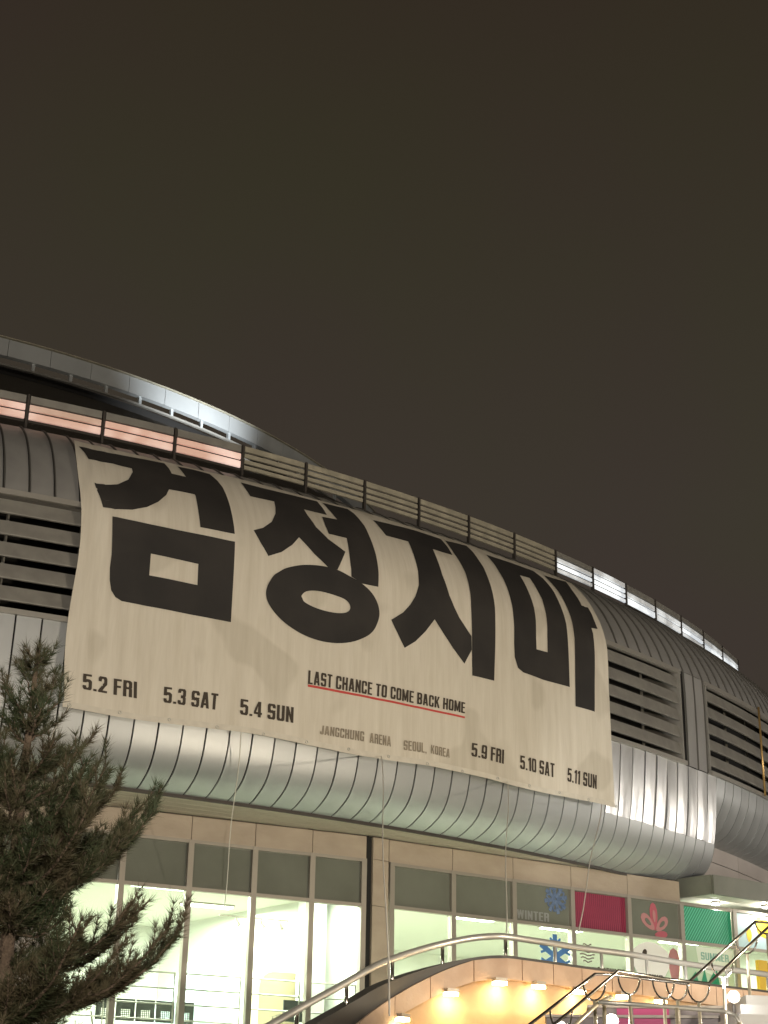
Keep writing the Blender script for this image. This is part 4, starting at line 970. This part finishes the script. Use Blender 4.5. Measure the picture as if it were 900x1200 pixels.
# ------------------------------------------------------------------ pine at the left
def pine():
    R = random.Random(11)
    top = at(45, 757, 12.0); bx, by = top.x, top.y
    tree = empty('pine_tree', (bx, by, 0), 'dark shaggy pine with upturned branch tips standing in front of the left windows', 'tree')
    H = top.z
    tr_pts = [Vector((bx + .05*math.sin(z*1.1)*(1-z/H), by, z)) for z in np.linspace(0, H, 14)]
    MB().tube(tr_pts, [.11*(1-i/14)+.006 for i in range(14)], 8).build('trunk', M['bark'], tree, True)
    V = []; Fc = []
    def needles(p, d, n, ln):
        a = d.orthogonal().normalized(); b = d.cross(a)
        for _ in range(n):
            q = R.uniform(0, 6.283); s = R.uniform(.25, .75)
            dr = (d*R.uniform(.35,1.0) + (a*math.cos(q)+b*math.sin(q))*s).normalized(); l = ln*R.uniform(.6,1.1)
            w = dr.cross(Vector((R.uniform(-1,1),R.uniform(-1,1),R.uniform(-1,1)))).normalized()*.0022
            o = p + Vector((R.uniform(-1,1),R.uniform(-1,1),R.uniform(-1,1)))*.006
            n0 = len(V); V.extend([tuple(o-w), tuple(o+w), tuple(o+dr*l)]); Fc.append((n0, n0+1, n0+2))
    def clothe(pts, dens, ln, s0=0):
        for i in range(len(pts)-1):
            L_ = (pts[i+1]-pts[i]).length; d = (pts[i+1]-pts[i]).normalized(); n = max(1, int(L_/.035))
            if i < s0: continue
            for k in range(n): needles(pts[i].lerp(pts[i+1], (k+R.random())/n), d, dens, ln)
    clothe([Vector((bx,by,H-.45)), Vector((bx,by,H-.2)), Vector((bx,by,H+.02))], 22, .095)
    TB = [(0,.05),(.2,.09),(.42,.26),(.6,.20),(.75,.44),(1.0,.56),(1.3,1.02),(1.55,.98),(1.72,.55),(2.15,.42),(2.25,1.1),(2.42,1.55),(2.6,1.1),(2.8,.5),(3.3,.55),(4.5,.9)]
    tip = .16; lvl = 0
    while tip < 4.2:
        reach = float(np.interp(tip, [a for a, b in TB], [b for a, b in TB]))
        nb_ = 4 if tip < .7 else (6 if tip < 1.7 else 7)
        ph = R.uniform(0, 6.28)
        rb = .95 if tip < .5 else (.55 if tip < 1.1 else (.36 if tip < 1.7 else .16))
        z = H - tip - rb*reach; below = H - z
        for k in range(nb_):
            az = ph + k*6.283/nb_ + R.uniform(-.3,.3)
            if k == 0 and tip > 1.1: az = R.uniform(-.35,.35)              # the side towards the open plaza grows longest
            L_ = reach*R.uniform(.75,1.08); rise = rb*R.uniform(.55,1.0)
            o = Vector((bx, by, z + R.uniform(-.06,.06))); hd = Vector((math.cos(az), math.sin(az), 0)); pts = []
            for j in range(7):
                t = j/6; pts.append(o + hd*(L_*t) + Vector((0,0, L_*(rise*t + .28*t*t*t - .10*math.sin(t*3.1)*(below > 1.2)))) + Vector((R.uniform(-1,1),R.uniform(-1,1),R.uniform(-1,1)))*.015)
            mb = MB(); mb.tube(pts, [.014*(1-j/7)*(.5+L_*.5)+.004 for j in range(7)], 5)
            clothe(pts, 22, .11, 1 if below < 1.6 else 2)
            for j in range(1, 7):
                for sd_ in (-1, 1):
                    if R.random() < .12: continue
                    for rep in range(2 if L_ > .7 else 1):
                        if L_ < .3 and j % 2: continue
                        b0 = pts[j-1].lerp(pts[j], R.random()); dd = (pts[j]-pts[j-1]).normalized(); side = Vector((-hd.y, hd.x, 0))*sd_
                        l2 = (.13 + .20*(1-j/7)*L_)*R.uniform(.6,1.25); dr = (dd*.8 + side*R.uniform(.4,1.0) + Vector((0,0,R.uniform(.05,.6)))).normalized()
                        tw = [b0, b0+dr*l2*.5, b0+dr*l2+Vector((0,0,l2*.28))]
                        mb.tube(tw, [.0045,.004,.003], 4); clothe(tw, 21, .105)
            mb.build('branch', M['bark'], tree, True)
        tip += R.uniform(.13,.19); lvl += 1
    me = bpy.data.meshes.new('needles'); me.from_pydata(V, [], Fc); me.update()
    m = mat('pine_needles', (.044,.060,.026), .6, col2=(.088,.072,.040), nscale=2.6, contrast=.22, spec=.3)
    me.materials.append(m); o = link('needles', me, tree); o['kind'] = 'stuff'
    print('needles', len(Fc))
pine()
